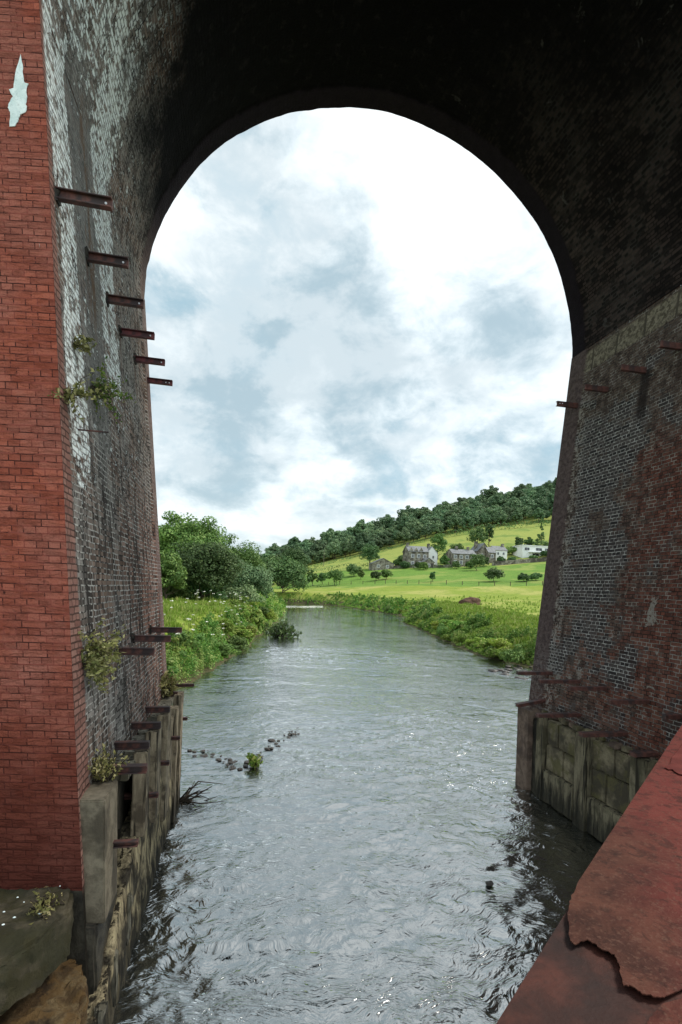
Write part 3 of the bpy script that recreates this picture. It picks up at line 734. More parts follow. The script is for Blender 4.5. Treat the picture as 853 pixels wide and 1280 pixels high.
# loose rubble on the ledge top
for i in range(16):
    y = 6.6+i*.2; r = random.uniform(.03, .07); x = random.uniform(6.0, 6.2)
    if i % 1 == 0: rough_block('rubble', (x-r, y-r*1.3, 1.60), (x+r, y+r*1.3, 1.62+r), MT['mossy'] if i % 3 else MT['brown_post'], rf_, .05, .012, i+120, .012, scale=14)

# ------------------------------------------------------------------ rusty girder at the lower right
gi = empty('bridge_girder', (2.2, 2.4, 3.0), 'rusty red-brown steel girder with peeling paint across the lower right corner', 'girder')
ZP = 3.0
eA = atZ(853, 908, ZP); eB = atZ(618, 1282, ZP)
dv = (eA-eB).normalized(); nv = Vector((dv.y, -dv.x, 0))
def gp(px_, py_, z=ZP): return atZ(px_, py_, z)
def slab3(name, pts, z, th, mat, parent, cut=.05, warp=None, bev=0):
    bm = bmesh.new(); f = bm.faces.new([bm.verts.new((p.x, p.y, z)) for p in pts])
    r = bmesh.ops.extrude_face_region(bm, geom=[f]); bmesh.ops.translate(bm, vec=(0, 0, th), verts=[v for v in r['geom'] if isinstance(v, bmesh.types.BMVert)])
    bmesh.ops.recalc_face_normals(bm, faces=bm.faces)
    lo = [min(v.co[i] for v in bm.verts) for i in range(3)]; hi = [max(v.co[i] for v in bm.verts) for i in range(3)]
    if cut:
        for ax in range(2):
            n = int((hi[ax]-lo[ax])/cut)
            for k in range(1, n+1):
                c = lo[ax]+(hi[ax]-lo[ax])*k/(n+1); pn = [0, 0, 0]; pn[ax] = 1; pc = [0, 0, 0]; pc[ax] = c
                bmesh.ops.bisect_plane(bm, geom=list(bm.verts)+list(bm.edges)+list(bm.faces), plane_co=pc, plane_no=pn)
    bmesh.ops.triangulate(bm, faces=bm.faces)
    if warp:
        for v in bm.verts: v.co.z += warp(v.co)
    return from_bm(bm, name, [mat], parent)
far = eA+dv*4.2; near = eB-dv*1.2
slab3('top_plate', [near, far, far+nv*1.5, near+nv*1.5], ZP-.03, .026, MT['under'], gi, .1)
mb = MB()
def wallq(a, b, z0, z1, th, mat):
    c = [a, b, b+nv*th, a+nv*th]; mb.hexa([(p.x, p.y, z0) for p in c]+[(p.x, p.y, z1) for p in c], mat)
wallq(near+nv*.22, far+nv*.22, ZP-.75, ZP-.031, .02, MT['under']); mb.build('web', gi)
mb = MB(); wallq(near, far, ZP-.78, ZP-.752, .5, MT['under']); mb.build('bottom_flange', gi)
def z2(L): return [gp(600+x/3.2, 880+y/3.2) for x, y in L]
def ragged(L, amp, seed, per=6, keep=()):
    """adds a wandering torn edge between outline points given in pixels of the enlarged crop"""
    r = random.Random(seed); out = []
    for i in range(len(L)):
        (x0, y0), (x1, y1) = L[i], L[(i+1) % len(L)]
        out.append((x0, y0))
        if i in keep: continue
        for k in range(1, per):
            t = k/per; out.append((x0+(x1-x0)*t+r.uniform(-amp, amp), y0+(y1-y0)*t+r.uniform(-amp, amp)))
    return out
skin = ragged([(392, 722), (358, 800), (352, 880), (362, 965), (385, 980), (430, 962), (470, 990), (540, 1022), (556, 1060), (575, 1150), (605, 1152), (660, 1185), (722, 1195), (745, 1188), (1000, 1060)], 4, 5, keep=(13, 14))
skin_pts = z2(skin)[:-0 or None] + [near+dv*2.2+nv*1.48, far-dv*.02+nv*1.48, far-dv*.02+nv*.012]
def wsk(c):
    q = Vector((c.x*3, c.y*3, 0)); return .0015+.0015*mnoise.noise(q*3)+.002*mnoise.noise(q*.9)
curl = gp(600+370/3.2, 880+930/3.2); curl2 = gp(600+600/3.2, 880+1150/3.2)
slab3('paint_skin', skin_pts, ZP+.003, .003, MT['paint'], gi, .05, lambda c: wsk(c)+.006*math.exp(-((c.xy-curl.xy).length/.14)**2)+.008*math.exp(-((c.xy-curl2.xy).length/.12)**2))
low2 = ragged([(735, 1215), (700, 1250), (670, 1290), (560, 1600), (1500, 1600), (1500, 1000)], 4, 9, keep=(3, 4, 5))
slab3('paint_skin', z2(low2), ZP+.001, .008, MT['paint'], gi, .05, wsk)
redp = ragged([(740, 265), (830, 300), (900, 330), (1200, 0), (1150, -200), (830, 150)], 6, 12, keep=(2, 3, 4))
slab3('paint_skin', z2(redp), ZP+.012, .003, MT['redpaint'], gi, .05, wsk)

# ------------------------------------------------------------------ terrain
LY = [(-60, -3.6), (12, -3.6), (15, -3.2), (18, -2.7), (21.2, -1.9), (25.3, -1.0), (30, -.1), (36, .9), (45.5, 2.3), (55, 3.7), (67, 5.6), (85, 7.6), (104, 9.3), (110, 8), (115, 2), (119, -8), (124, -34), (130, -80), (150, -300)]
RY = [(-60, 9.5), (8, 9.5), (12, 11), (18, 13.6), (22, 15.2), (25.5, 15.6), (30, 15.0), (41, 16.7), (50, 18.3), (63, 20.5), (72, 24.0), (80, 25.5), (95, 24.6), (112, 23.5), (121, 22.8), (127, 18), (132, 8), (137, -10), (143, -45), (160, -120), (200, -300)]
def Lx(y): return np.interp(y, [a for a, b in LY], [b for a, b in LY])
def Rx(y): return np.interp(y, [a for a, b in RY], [b for a, b in RY])
ctrl = []
def cp(px_, py_, Y): v = atY(px_, py_, Y); ctrl.append((v.x, v.y, v.z))
for q in [(680, 735, 120), (600, 734, 125), (500, 733, 135), (430, 735, 150),
          (690, 704, 190), (620, 708, 195), (560, 711, 195), (520, 711, 195), (480, 713, 200), (400, 718, 215), (430, 714, 210),
          (383, 710, 290), (460, 693, 290), (530, 675, 290), (600, 661, 290), (690, 653, 290),
          (610, 690, 225), (690, 682, 225), (540, 697, 235),
          (760, 628, 380), (690, 622, 380), (600, 640, 380), (530, 659, 380), (460, 681, 380), (380, 700, 380), (340, 707, 380)]: cp(*q)
for q in [(7, 26, 1.6), (20, 26, 1.7), (30, 26, 1.8), (20, 40, 1.8), (24, 60, 1.9), (40, 60, 2.2), (30, 100, 2.4), (60, 100, 3.5), (26, 121, 2.6), (15, 5, 1.5), (15, -40, 1.5), (60, 0, 2.5), (120, 60, 8),
          (-6, 22, 2.1), (-3.5, 28, 2.2), (-8, 35, 2.7), (0, 45, 2.3), (-6, 60, 2.8), (2, 80, 2.3), (-20, 60, 3.5), (-10, 5, 2.0), (-15, -40, 2), (-60, 60, 6), (-60, 0, 5), (5, 108, 2), (-30, 110, 3),
          (0, 150, 2.5), (-30, 170, 3), (10, 200, 3), (-60, 220, 5), (-20, 300, 8), (-150, 300, 12), (-150, 100, 12), (-100, 400, 20), (300, 380, 95), (300, 250, 60), (300, 60, 28), (0, 500, 22), (150, 470, 42), (300, 500, 100), (-200, 560, 30)]: ctrl.append(q)
ctrl = np.array(ctrl)
def rbf_fit(c):
    d = np.hypot(c[:, None, 0]-c[None, :, 0], c[:, None, 1]-c[None, :, 1]); n = len(c)
    A = np.zeros((n+3, n+3)); A[:n, :n] = d+np.eye(n)*0; A[:n, n:] = np.c_[np.ones(n), c[:, :2]/100]; A[n:, :n] = A[:n, n:].T
    return np.linalg.solve(A, np.r_[c[:, 2], 0, 0, 0])
WR = rbf_fit(ctrl)
def base_h(x, y):
    x = np.asarray(x, float); y = np.asarray(y, float); xc = np.clip(x, -220, 340); yc = np.clip(y, -60, 540)
    s = np.zeros(x.shape)+WR[-3]+WR[-2]*xc/100+WR[-1]*yc/100
    for (a, b, _), w in zip(ctrl, WR[:-3]): s = s+w*np.hypot(xc-a, yc-b)
    return s
def ground_h(x, y):
    x = np.asarray(x, float); y = np.asarray(y, float)
    b = np.maximum(base_h(x, y), .9)
    l, r = Lx(y), Rx(y); din = np.minimum(x-l, r-x)
    wob = .35*vnoise(np.stack([x, y, x*0], -1), .5, 44, 3)
    do = -din+wob
    rise = 2.2+sst(y, 60, 120)*1.5+np.where(x > (l+r)/2, 2.0, .6)
    P = np.stack([x, y, x*0], -1)
    up = b*np.clip(sst(do, -.2, rise), 0, 1)+.10*vnoise(P, .35, 40, 3)*sst(do, 0, 4)
    dn = -np.minimum(1.2, .45*np.maximum(din, 0))
    return np.where(do > -.2, up-.05, dn-.05)
def gh(x, y): return float(ground_h(np.array([x]), np.array([y]))[0])

ys = np.concatenate([np.arange(-45, 10, 3.0), np.arange(10, 60, .45), np.arange(60, 150, 1.0), np.arange(150, 440, 4.0), np.arange(440, 620, 20), [700, 900, 1500, 3000, 6000]])
xs_ = np.concatenate([[-6000, -2500, -1000, -500], np.arange(-240, -40, 10), np.arange(-40, -8, 2), np.arange(-8, 36, .5), np.arange(36, 80, 2), np.arange(80, 345, 6), [420, 600, 1000, 2500, 6000]])
X, Y = np.meshgrid(xs_, ys, indexing='ij'); Z = ground_h(X, Y)
m, t, b = material('meadow'); p = objc(t); s = sep(t, p)
gm = t.new('ShaderNodeAttribute'); gm.attribute_name = 'tint'
gs = t.new('ShaderNodeSeparateColor'); t.l.new(gm.outputs['Color'], gs.inputs[0])
n1 = t.noise(p, .09, 5, .6); n2 = t.noise(t.vmul(p, (.5, 1.6, 1)), .9, 5, .7); n3 = t.noise(p, .03, 3, .6)
f1 = t.mix(n2, (.15, .205, .028), (.25, .30, .055)); f1 = t.mix(t.ss(n1, .46, .62), f1, (.31, .31, .09)); f1 = t.mix(t.mul(t.ss(t.noise(p, .45, 6, .7), .50, .62), .5), f1, (.12, .19, .03))
f2 = t.mix(n2, (.085, .175, .030), (.16, .25, .045)); f2 = t.mix(t.mul(t.ss(t.noise(p, .3, 6, .7), .5, .62), .5), f2, (.07, .14, .028)); f2 = t.mix(t.ss(n1, .52, .62), f2, (.20, .25, .06))
f3 = t.mix(n2, (.19, .235, .05), (.29, .31, .085)); f3 = t.mix(t.ss(n1, .5, .62), f3, (.15, .21, .05))
c = t.mix(gs.outputs[0], f1, f2); c = t.mix(gs.outputs[1], c, f3)
bank = t.ss(s[2], 1.35, .7)
c = t.mix(t.mul(bank, t.ss(s[1], 160, 130)), c, t.mix(t.noise(p, 2.5, 5, .7), (.045, .05, .02), (.10, .085, .045)))
finish(t, b, c, .95, t.bump(t.noise(p, 1.6, 6, .75), .8, .25), .1)
MT['meadow'] = m
mb = MB(); mb.grid(np.stack([X, Y, Z], -1), np.zeros(X.shape+(2,)), m)
fc = []
ii, jj = np.meshgrid(np.arange(len(xs_)-1), np.arange(len(ys)-1), indexing='ij')
xm = (xs_[ii]+xs_[ii+1]).ravel()/2; ym = (ys[jj]+ys[jj+1]).ravel()/2
def B1(x): return np.interp(x, [-200, -20, 20, 60, 140, 400], [260, 200, 160, 128, 118, 90])   # fence between the two lower fields
def B2(x): return np.interp(x, [-200, 20, 50, 90, 140, 400], [300, 236, 214, 198, 192, 170])    # wall and hedge under the houses
a1 = (ym > B1(xm)).astype(float); a2 = (ym > B2(xm)).astype(float)
mb.tint = np.c_[a1, a2]
go = mb.build('ground', smooth=True); tag(go, kind='structure')

# ------------------------------------------------------------------ water
m, t, b = material('river_water'); p = objc(t); s = sep(t, p)
wv = t.vadd(p, t.vmul(t.noise(p, .55, 3, .6, out=1), (1.0, 1.6, 0)))
w1 = t.noise(t.vmul(wv, (1.4, 3.4, 1)), 1.5, 3, .55, .2)
w2 = t.noise(t.vmul(wv, (2.0, 4.6, 1)), 3.2, 4, .55, .25)
w3 = t.noise(t.vmul(p, (.5, .5, 1)), .5, 3, .6)
w4 = t.noise(t.vmul(wv, (1, 1.5, 1)), 16, 3, .6, .4)
calm = t.ss(w3, .36, .60, .5, 1.15)
h = t.math('ADD', t.mul(w1, .55), t.mul(w2, .55)); h = t.math('ADD', h, t.mul(w4, .07)); h = t.mul(h, calm)
rdg = t.math('SUBTRACT', 1.0, t.math('ABSOLUTE', t.math('SUBTRACT', t.math('MULTIPLY', t.noise(t.vmul(wv, (1.4, 2.6, 1)), 2.6, 3, .5, .25), 2.0), 1.0)))
h = t.math('ADD', h, t.mul(t.math('POWER', rdg, 2.0), calm, .34))
w5 = t.noise(t.vmul(wv, (1.0, 2.1, 1)), 7.5, 3, .5, .2)
patch = t.ss(t.noise(t.vmul(p, (.5, .28, 1)), 1.0, 4, .6, .6), .36, .60, .35, 1.25)
h = t.math('ADD', h, t.mul(w5, patch, .42))
far_f = t.ss(s[1], 5, 40, 1.0, .52)
bn = t.new('ShaderNodeBump'); bn.inputs['Distance'].default_value = .030; t.l.new(h, bn.inputs['Height']); t.put(bn.inputs['Strength'], far_f)
b.inputs['Base Color'].default_value = (.005, .006, .004, 1); b.inputs['Roughness'].default_value = .5; b.inputs['Specular IOR Level'].default_value = .1
t.l.new(bn.outputs[0], b.inputs['Normal'])
gl = t.new('ShaderNodeBsdfGlossy'); gl.inputs['Color'].default_value = (.97, .98, .975, 1); gl.inputs['Roughness'].default_value = .02; t.l.new(bn.outputs[0], gl.inputs['Normal'])
fr = t.new('ShaderNodeFresnel'); fr.inputs['IOR'].default_value = 2.7; t.l.new(bn.outputs[0], fr.inputs['Normal'])
mxw = t.new('ShaderNodeMixShader'); t.put(mxw.inputs[0], t.math('ADD', t.math('MULTIPLY', fr.outputs[0], 1.35), .09, clamp=True))
t.l.new(b.outputs[0], mxw.inputs[1]); t.l.new(gl.outputs[0], mxw.inputs[2])
t.l.new(mxw.outputs[0], [x for x in t.n if x.type == 'OUTPUT_MATERIAL'][0].inputs[0]); MT['water'] = m
# one sheet with modelled swell near the bridge
yy = np.concatenate([np.arange(-45, -1, 2.0), np.arange(-1, 16, .05), np.arange(16, 34, .12), np.arange(34, 70, .6), np.arange(70, 155, 3.0), [170, 200]])
xx = np.concatenate([[-320, -200, -100, -50, -25, -12, -6], np.arange(-3.8, 10, .05), np.arange(10, 24.6, .4), [26, 30, 40]])
Xw, Yw = np.meshgrid(xx, yy, indexing='ij'); PW = np.stack([Xw, Yw, Xw*0], -1)
Q = PW.copy(); Q[..., 0] += .5*vnoise(PW, .6, 51, 2); Q[..., 1] += .6*vnoise(PW+9, .6, 52, 2)
Zw = .013*vnoise(Q*[1.0, 1.6, 1], 1.3, 61, 2)+.012*vnoise(Q*[1.1, 2.0, 1], 3.0, 62, 2)
def rid(v): return 1-np.abs(v)*2
rough_w = sst(vnoise(PW, .33, 71, 2), -.5, .35)
Zw = Zw+.0075*vnoise(Q*[1.0, 1.7, 1], 6.5, 68, 2)*(.4+rough_w)*sst(Yw, 14, 8)
Zw = Zw*(.55+.9*rough_w)+.010*rid(vnoise(Q*[1.0, 1.8, 1], 5.0, 66, 2))*rough_w
# broken water over the line of stones and a chute along the right pier
gx = np.interp(Yw, [11, 12, 13], [0, 0, 0])
Zw *= sst(Yw, 60, 18)*.9+.1
Zw = Zw*sst(np.abs(Xw-9), 12, 0) if False else Zw
mb = MB(); mb.grid(np.stack([Xw, Yw, Zw], -1), np.zeros(Xw.shape+(2,)), m)
wo = mb.build('water', smooth=True); tag(wo, kind='structure')

# ------------------------------------------------------------------ foliage tools
def leaves(C, Nn, size, rng, el=1.5):
    n = len(C); Nn = Nn/np.maximum(np.linalg.norm(Nn, axis=1, keepdims=True), 1e-6)
    T = rng.normal(size=(n, 3)); T -= (T*Nn).sum(1, keepdims=True)*Nn; T /= np.maximum(np.linalg.norm(T, axis=1, keepdims=True), 1e-6)
    B = np.cross(Nn, T); s = size*rng.uniform(.6, 1.35, (n, 1))
    return np.stack([C-T*s*el*.5, C-B*s*.5+Nn*s*.12, C+T*s*el*.5, C+B*s*.5+Nn*s*.12], 1)
def crown(rng, Hh, W, z0, ncl, per, leaf, shape='round', shell=.5, rc=.16):
    C, N_, T = [], [], []
    for k in range(ncl):
        d = rng.normal(size=3); d /= np.linalg.norm(d)
        if d[2] < -.55: d[2] *= -.6
        r = shell+(1-shell)*rng.uniform()**.6; r *= rng.uniform(.82, 1.08)
        hz = (Hh-z0)/2
        if shape == 'cone':
            u = rng.uniform()**1.5; a = rng.uniform(0, 6.283); rr = (1-u)*W/2*rng.uniform(.6, 1.05)
            c = np.array([rr*math.cos(a), rr*math.sin(a), z0+(Hh-z0)*u])
        else:
            wz = 1.0+.18*math.sin(d[0]*4+k)
            c = np.array([d[0]*W/2*r, d[1]*W/2*r, z0+hz+d[2]*hz*r*wz])
        q = rng.uniform(.65, 1.35)*W*rc*(1 if shape != 'cone' else (1.1-u)*1.1)
        dd = rng.normal(size=(per, 3)); dd /= np.linalg.norm(dd, axis=1, keepdims=True)
        rad = rng.uniform(.35, 1, (per, 1))**.5
        P = c+dd*rad*q*np.array([1, 1, .72]); n_ = dd+np.array([0, 0, .5])+rng.normal(size=(per, 3))*.45
        C.append(P); N_.append(n_)
        ct = rng.uniform(); T.append(np.c_[np.clip(rng.normal(.35+.3*ct, .22, per), 0, 1), (rng.uniform(size=per) < .12+.12*ct)*1.0])
    C = np.concatenate(C); N_ = np.concatenate(N_); T = np.concatenate(T)
    k = C[:, 2] > .1
    return leaves(C[k], N_[k], leaf, rng), T[k]
def tube(mb, pts, rad, mat, seg=7):
    pts = np.asarray(pts, float); rows = []
    for i, p_ in enumerate(pts):
        d = pts[min(i+1, len(pts)-1)]-pts[max(i-1, 0)]; d /= np.linalg.norm(d)
        a = np.cross(d, [.3, .9, .1]); a /= np.linalg.norm(a); b2 = np.cross(d, a)
        rows.append([p_+rad[i]*(math.cos(q)*a+math.sin(q)*b2) for q in np.linspace(0, 2*math.pi, seg+1)])
    mb.grid(np.array(rows), np.zeros((len(pts), seg+1, 2)), mat)
def limbs(mb, rng, Hh, W, z0, n, r0, mat):
    top = z0+(Hh-z0)*.65
    tube(mb, [(0, 0, -.5), (.03*W, 0, z0*.5+.2), (-.02*W, .02*W, z0+.3), (0, 0, top)], [r0*1.35, r0, r0*.8, r0*.2], mat)
    for k in range(n):
        a = rng.uniform(0, 6.283); zb = z0*rng.uniform(.6, 1.0)+(top-z0)*rng.uniform(0, .5); L = W*rng.uniform(.25, .42)
        e = np.array([math.cos(a)*L, math.sin(a)*L, zb+L*rng.uniform(.4, 1.1)])
        tube(mb, [(0, 0, zb), e*[.5, .5, 0]+[0, 0, zb+(e[2]-zb)*.4], e], [r0*.45, r0*.3, r0*.08], mat, 5)
def tree(name, loc, Hh, W, label, cat='tree', group=None, leaf=.16, ncl=70, per=150, mat='leaf_a', z0=None, seed=1, shape='round', shell=.5, rc=.16, rot=0):
    rng = np.random.RandomState(seed); z0 = Hh*.22 if z0 is None else z0
    o = empty(name, loc, label, cat, group)
    V, T = crown(rng, Hh, W, z0, ncl, per, leaf, shape, shell, rc)
    mb = MB(); mb.quads(V, MT[mat]); mb.tint = T
    def put(m_, nm):
        ob = m_.build(nm); ob.parent = o
    put(mb, 'crown')
    mb = MB(); limbs(mb, rng, Hh, W, z0, 7, max(.05, Hh*.022), MT['bark']); put(mb, 'trunk')
    return o
def gp_at(px_, Y, dz=0.0):
    v = atY(px_, 700, Y); return Vector((v.x, Y, gh(v.x, Y)+dz))
def hgt(px_, ytop, Y):                      # height of something whose top shows at ytop
    v = atY(px_, ytop, Y); return v.z-gh(v.x, Y)
def tree_px(name, px_, ytop, wpx, Y, label, **k):
    loc = gp_at(px_, Y); Hh = hgt(px_, ytop, Y); return tree(name, loc, max(Hh, 1.0), wpx*Y/640, label, **k)

# left bank trees
tree_px('leafy_tree', 230, 646, 96, 66, 'tall spreading tree on the left bank, highest of the left group', leaf=.20, ncl=150, per=170, mat='leaf_a', seed=3, rc=.13, z0=1.0)
tree_px('leafy_tree', 254, 678, 84, 48, 'dense round dark green tree in front of the tall one on the left bank', leaf=.14, ncl=120, per=200, mat='leaf_b', seed=4, z0=.4, rc=.14)
tree_px('leafy_tree', 208, 694, 46, 44, 'light green bushy tree right beside the left pier edge', leaf=.14, ncl=60, per=150, mat='leaf_a', seed=5, z0=.3)
tree_px('leafy_tree', 288, 674, 80, 78, 'mid green tree rising behind the dense round one on the left bank', leaf=.22, ncl=90, per=150, mat='leaf_a', seed=6, z0=.2)
tree_px('willow_tree', 304, 700, 62, 56, 'grey green willow leaning to the river on the left bank', leaf=.15, ncl=80, per=160, mat='leaf_c', seed=7, z0=.2, shape='round')
tree_px('leafy_tree', 318, 692, 42, 100, 'smaller dark tree at the river end of the left bank group', leaf=.26, ncl=60, per=120, mat='leaf_b', seed=8, z0=.6)
tree_px('willow_tree', 326, 722, 30, 82, 'low drooping willow at the left waterline before the bend', leaf=.2, ncl=50, per=110, mat='leaf_c', seed=18, z0=.1)
tree_px('leafy_tree', 356, 699, 60, 134, 'dark rounded tree overhanging the river at its far bend', leaf=.34, ncl=80, per=150, mat='leaf_b', seed=9, z0=-.5)
tree_px('leafy_tree', 338, 690, 26, 160, 'small far tree left of the dark tree at the river bend', leaf=.36, ncl=44, per=100, mat='leaf_b', seed=10, z0=.5)
tree_px('leafy_tree', 368, 682, 40, 175, 'mid sized dark tree just right of the tree at the river bend', leaf=.38, ncl=50, per=100, mat='leaf_b', seed=11, z0=.8)
for i, (x, yt, w_, Y, lab) in enumerate([(212, 728, 54, 47, 'bright low bush against the left pier edge under the trees'), (246, 722, 60, 49, 'broad bush under the dense round dark green tree'), (278, 728, 52, 56, 'round bush between dense tree and willow on the left bank'),
                                   (304, 735, 44, 52, 'bush at the foot of the leaning willow'), (322, 730, 34, 68, 'waterside bush below the smaller dark tree'), (333, 738, 22, 86, 'small waterside bush furthest along the left bank')]):
    tree_px('bush', x, yt, w_, Y, lab, leaf=.0026*Y, ncl=50, per=130, mat=['leaf_a', 'leaf_b', 'leaf_a', 'leaf_c', 'leaf_b', 'leaf_c'][i], seed=140+i, z0=-.6, cat='bush', rc=.17)
# field trees
FT = [(463, 679, 23, 212, 'lone round tree beside the low stone barn', 'leaf_b', 1.5), (547, 666, 22, 226, 'round tree behind the white gable of the big stone house', 'leaf_a', 1),
      (571, 680, 24, 213, 'bushy tree rising behind the slate roofed row of houses', 'leaf_a', 1), (597, 656, 24, 228, 'tallest tree behind the row of houses on the slope', 'leaf_b', 2),
      (611, 654, 12, 232, 'small tree crown at the upper edge behind the tallest village tree', 'leaf_b', 2), (596, 692, 18, 184, 'dark tree in front of the row of houses', 'leaf_b', .5),
      (648, 669, 10, 215, 'narrow upright dark tree between white cottage and modern house', 'leaf_b', .4), (661, 672, 12, 222, 'bushy tree left behind the flat roofed modern house', 'leaf_a', .5),
      (618, 711, 24, 142, 'dark round bush alone in the right hand field', 'leaf_b', .5), (656, 718, 15, 138, 'left one of two small bushes near the right pier', 'leaf_b', .2),
      (671, 717, 15, 139, 'right one of two small bushes near the right pier', 'leaf_b', .2), (542, 715, 7, 150, 'tiny sapling standing alone in the middle field', 'leaf_b', .3),
      (419, 712, 24, 166, 'spreading field tree near the river bend', 'leaf_a', .8), (392, 715, 13, 172, 'small tree at the river bend left of the spreading field tree', 'leaf_a', .6),
      (404, 716, 9, 176, 'thin sapling between two field trees at the bend', 'leaf_b', .6), (443, 707, 18, 192, 'leaning bush under the hedge left of the barn', 'leaf_b', .4),
      (471, 713, 12, 170, 'left bush of a pair below the stone barn', 'leaf_b', .3), (484, 712, 14, 172, 'right bush of a pair below the stone barn', 'leaf_a', .3), (452, 711, 7, 180, 'thin shrub between hedge bush and barn bushes', 'leaf_a', .2),
      (507, 702, 12, 201, 'bush at the left foot of the big stone house', 'leaf_b', .2), (556, 695, 12, 200, 'garden bush between big stone house and the row', 'leaf_a', .2),
      (505, 694, 14, 214, 'dark tree behind the left end of the big stone house', 'leaf_b', .5), (523, 703, 9, 196, 'round shrub before the big stone house front', 'leaf_b', .1),
      (561, 690, 14, 212, 'tree in the gap between the white gabled house and cottage row', 'leaf_a', .4), (606, 695, 11, 196, 'bush in front of the steep gabled house', 'leaf_b', .1),
      (588, 701, 10, 193, 'low shrub before the right end of the cottage row', 'leaf_a', .1), (571, 702, 9, 193, 'low shrub before the left end of the cottage row', 'leaf_b', .1),
      (627, 696, 9, 200, 'shrub in the white cottage garden', 'leaf_b', .1), (641, 684, 17, 214, 'spreading tree right of the white cottage', 'leaf_a', .4),
      (640, 697, 10, 199, 'dark shrub on top of the retaining wall', 'leaf_b', .1), (667, 695, 11, 201, 'shrub under the modern house balcony', 'leaf_b', .1),
      (683, 688, 12, 202, 'dark shrub at the right end of the modern house', 'leaf_b', .1), (497, 699, 10, 208, 'bush between the barn and the big stone house', 'leaf_a', .2),
      (530, 702, 11, 192, 'low garden bush before the big stone house', 'leaf_a', .1)]
for i, (x, yt, w, Y, lab, mt, z0) in enumerate(FT):
    tree_px('field_tree' if w > 14 else 'bush', x, yt, w, Y, lab, leaf=.0021*Y*.9, ncl=34, per=80, mat=mt, seed=40+i, z0=z0, cat='tree' if w > 14 else 'bush', rc=.2)
tree_px('conifer', 676, 654, 20, 216, 'dark pointed conifer behind the flat roofed modern house', leaf=.34, ncl=60, per=60, mat='leaf_b', seed=80, z0=.5, shape='cone', rc=.17)

# wooded hillside: every tree its own
wood_proto = []
for k in range(6):
    rng = np.random.RandomState(200+k); Hh, W = [(13, 11), (15, 12), (12, 12), (14, 9.5), (16, 13), (11, 10)][k]
    V, T = crown(rng, Hh, W, 1.6, 60, 75, .75, rc=.15, shell=.55)
    mb = MB(); mb.quads(V, MT['leaf_far']); T2 = T
    nb = mb.n; limbs(mb, rng, Hh, W, 2, 4, .3, MT['bark']); extra = sum(len(f) for f in mb.f)-len(V)
    mb.tint = np.r_[T2, np.zeros((extra, 2))]
    o = mb.build('woodland_tree'); wood_proto.append(o); o.hide_render = False
rw = random.Random(5); first = [True]*6
def wood_tree(x, y, s, lab, grp):
    k = rw.randrange(6)
    if first[k]: o = wood_proto[k]; first[k] = False
    else: o = wood_proto[k].copy(); COL.objects.link(o)
    o.location = (x, y, gh(x, y)-.6); o.scale = (s*rw.uniform(.9, 1.1), s*rw.uniform(.9, 1.1), s*rw.uniform(.82, 1.15)); o.rotation_euler = (0, 0, rw.uniform(0, 6.28))
    tag(o, lab, 'tree', grp)
rows = [(296, 0, .72), (308, .5, .95), (322, 0, 1.0), (338, .5, 1.05), (356, 0, 1.1), (376, .5, 1.1)]
for r, (Y, ofs, sc_) in enumerate(rows):
    x0, x1 = atY(352 if r < 2 else 338, 700, Y).x, atY(740, 650, Y).x; x = x0+ofs*8
    while x < x1:
        yy_ = Y+rw.uniform(-4, 4)+(8 if x < x0+40 else 0)
        wood_tree(x, yy_, sc_*rw.uniform(.78, 1.12), ['low tree along the front edge of the hillside wood', 'tree in the front rows of the hillside wood', 'tree inside the dark hillside wood', 'tree inside the dark hillside wood', 'tree on the skyline of the hillside wood', 'tree on the skyline of the hillside wood'][r], 'trees of the hillside wood')
        x += 8.2*rw.uniform(.8, 1.2)*(1 if r else .8)
for i in range(26):      # trees beyond the left bank
    Y = rw.uniform(190, 260); x = atY(rw.uniform(196, 352), 700, Y).x
    wood_tree(x, Y, rw.uniform(.5, .8), 'distant tree beyond the left bank trees', 'distant trees past the left bank')

# hedges
def hedge(pts, h, w, lab, mat='leaf_b', seed=1, leaf=.4, dens=14, name='hedge'):
    rng = np.random.RandomState(seed); C, T = [], []; P = []
    for (a, b2) in zip(pts[:-1], pts[1:]):
        L = math.hypot(b2[0]-a[0], b2[1]-a[1]); n = int(L*dens); tt = rng.uniform(size=n)
        bump_ = .75+.5*np.abs(np.sin(tt*L*.31+seed))*rng.uniform(.6, 1, n)
        x = a[0]+(b2[0]-a[0])*tt+rng.normal(0, w*.35, n); y = a[1]+(b2[1]-a[1])*tt+rng.normal(0, w*.35, n)
        P.append(np.c_[x, y, ground_h(x, y)+rng.uniform(0, 1, n)**.6*h*bump_]); T.append(np.c_[rng.uniform(.1, .9, n), (rng.uniform(size=n) < .15)*1.])
    P = np.concatenate(P); T = np.concatenate(T); mb = MB(); mb.quads(leaves(P, rng.normal(size=P.shape)+[0, -.3, .6], leaf, rng, 1.2), MT[mat]); mb.tint = T
    return tag(mb.build(name), lab, 'hedge')
def XY(px_, Y): v = atY(px_, 700, Y); return (v.x, v.y)
hedge([XY(374, 232), XY(410, 226), XY(445, 218), XY(475, 213)], 2.6, 1.2, 'dark hedge running from the river bend up to the stone barn', seed=2)
hedge([XY(500, 200), XY(540, 197), XY(580, 195), XY(612, 192)], 1.5, .8, 'garden hedge below the big stone house and the row', seed=3, dens=10)
hedge([XY(556, 283), XY(600, 281), XY(650, 279), XY(720, 278)], 4.0, 1.6, 'tall hedge along the top of the upper field under the wood', seed=4, leaf=.6, dens=12)
hedge([XY(384, 286), XY(440, 288), XY(500, 287), XY(556, 284)], 1.3, 1.0, 'low hedge where the yellow field meets the wood', seed=5, leaf=.5, dens=8)
hedge([XY(360, 165), XY(395, 163), XY(425, 160)], .9, 1.0, 'rough low hedge on the far river bank', seed=6, dens=8, leaf=.3)

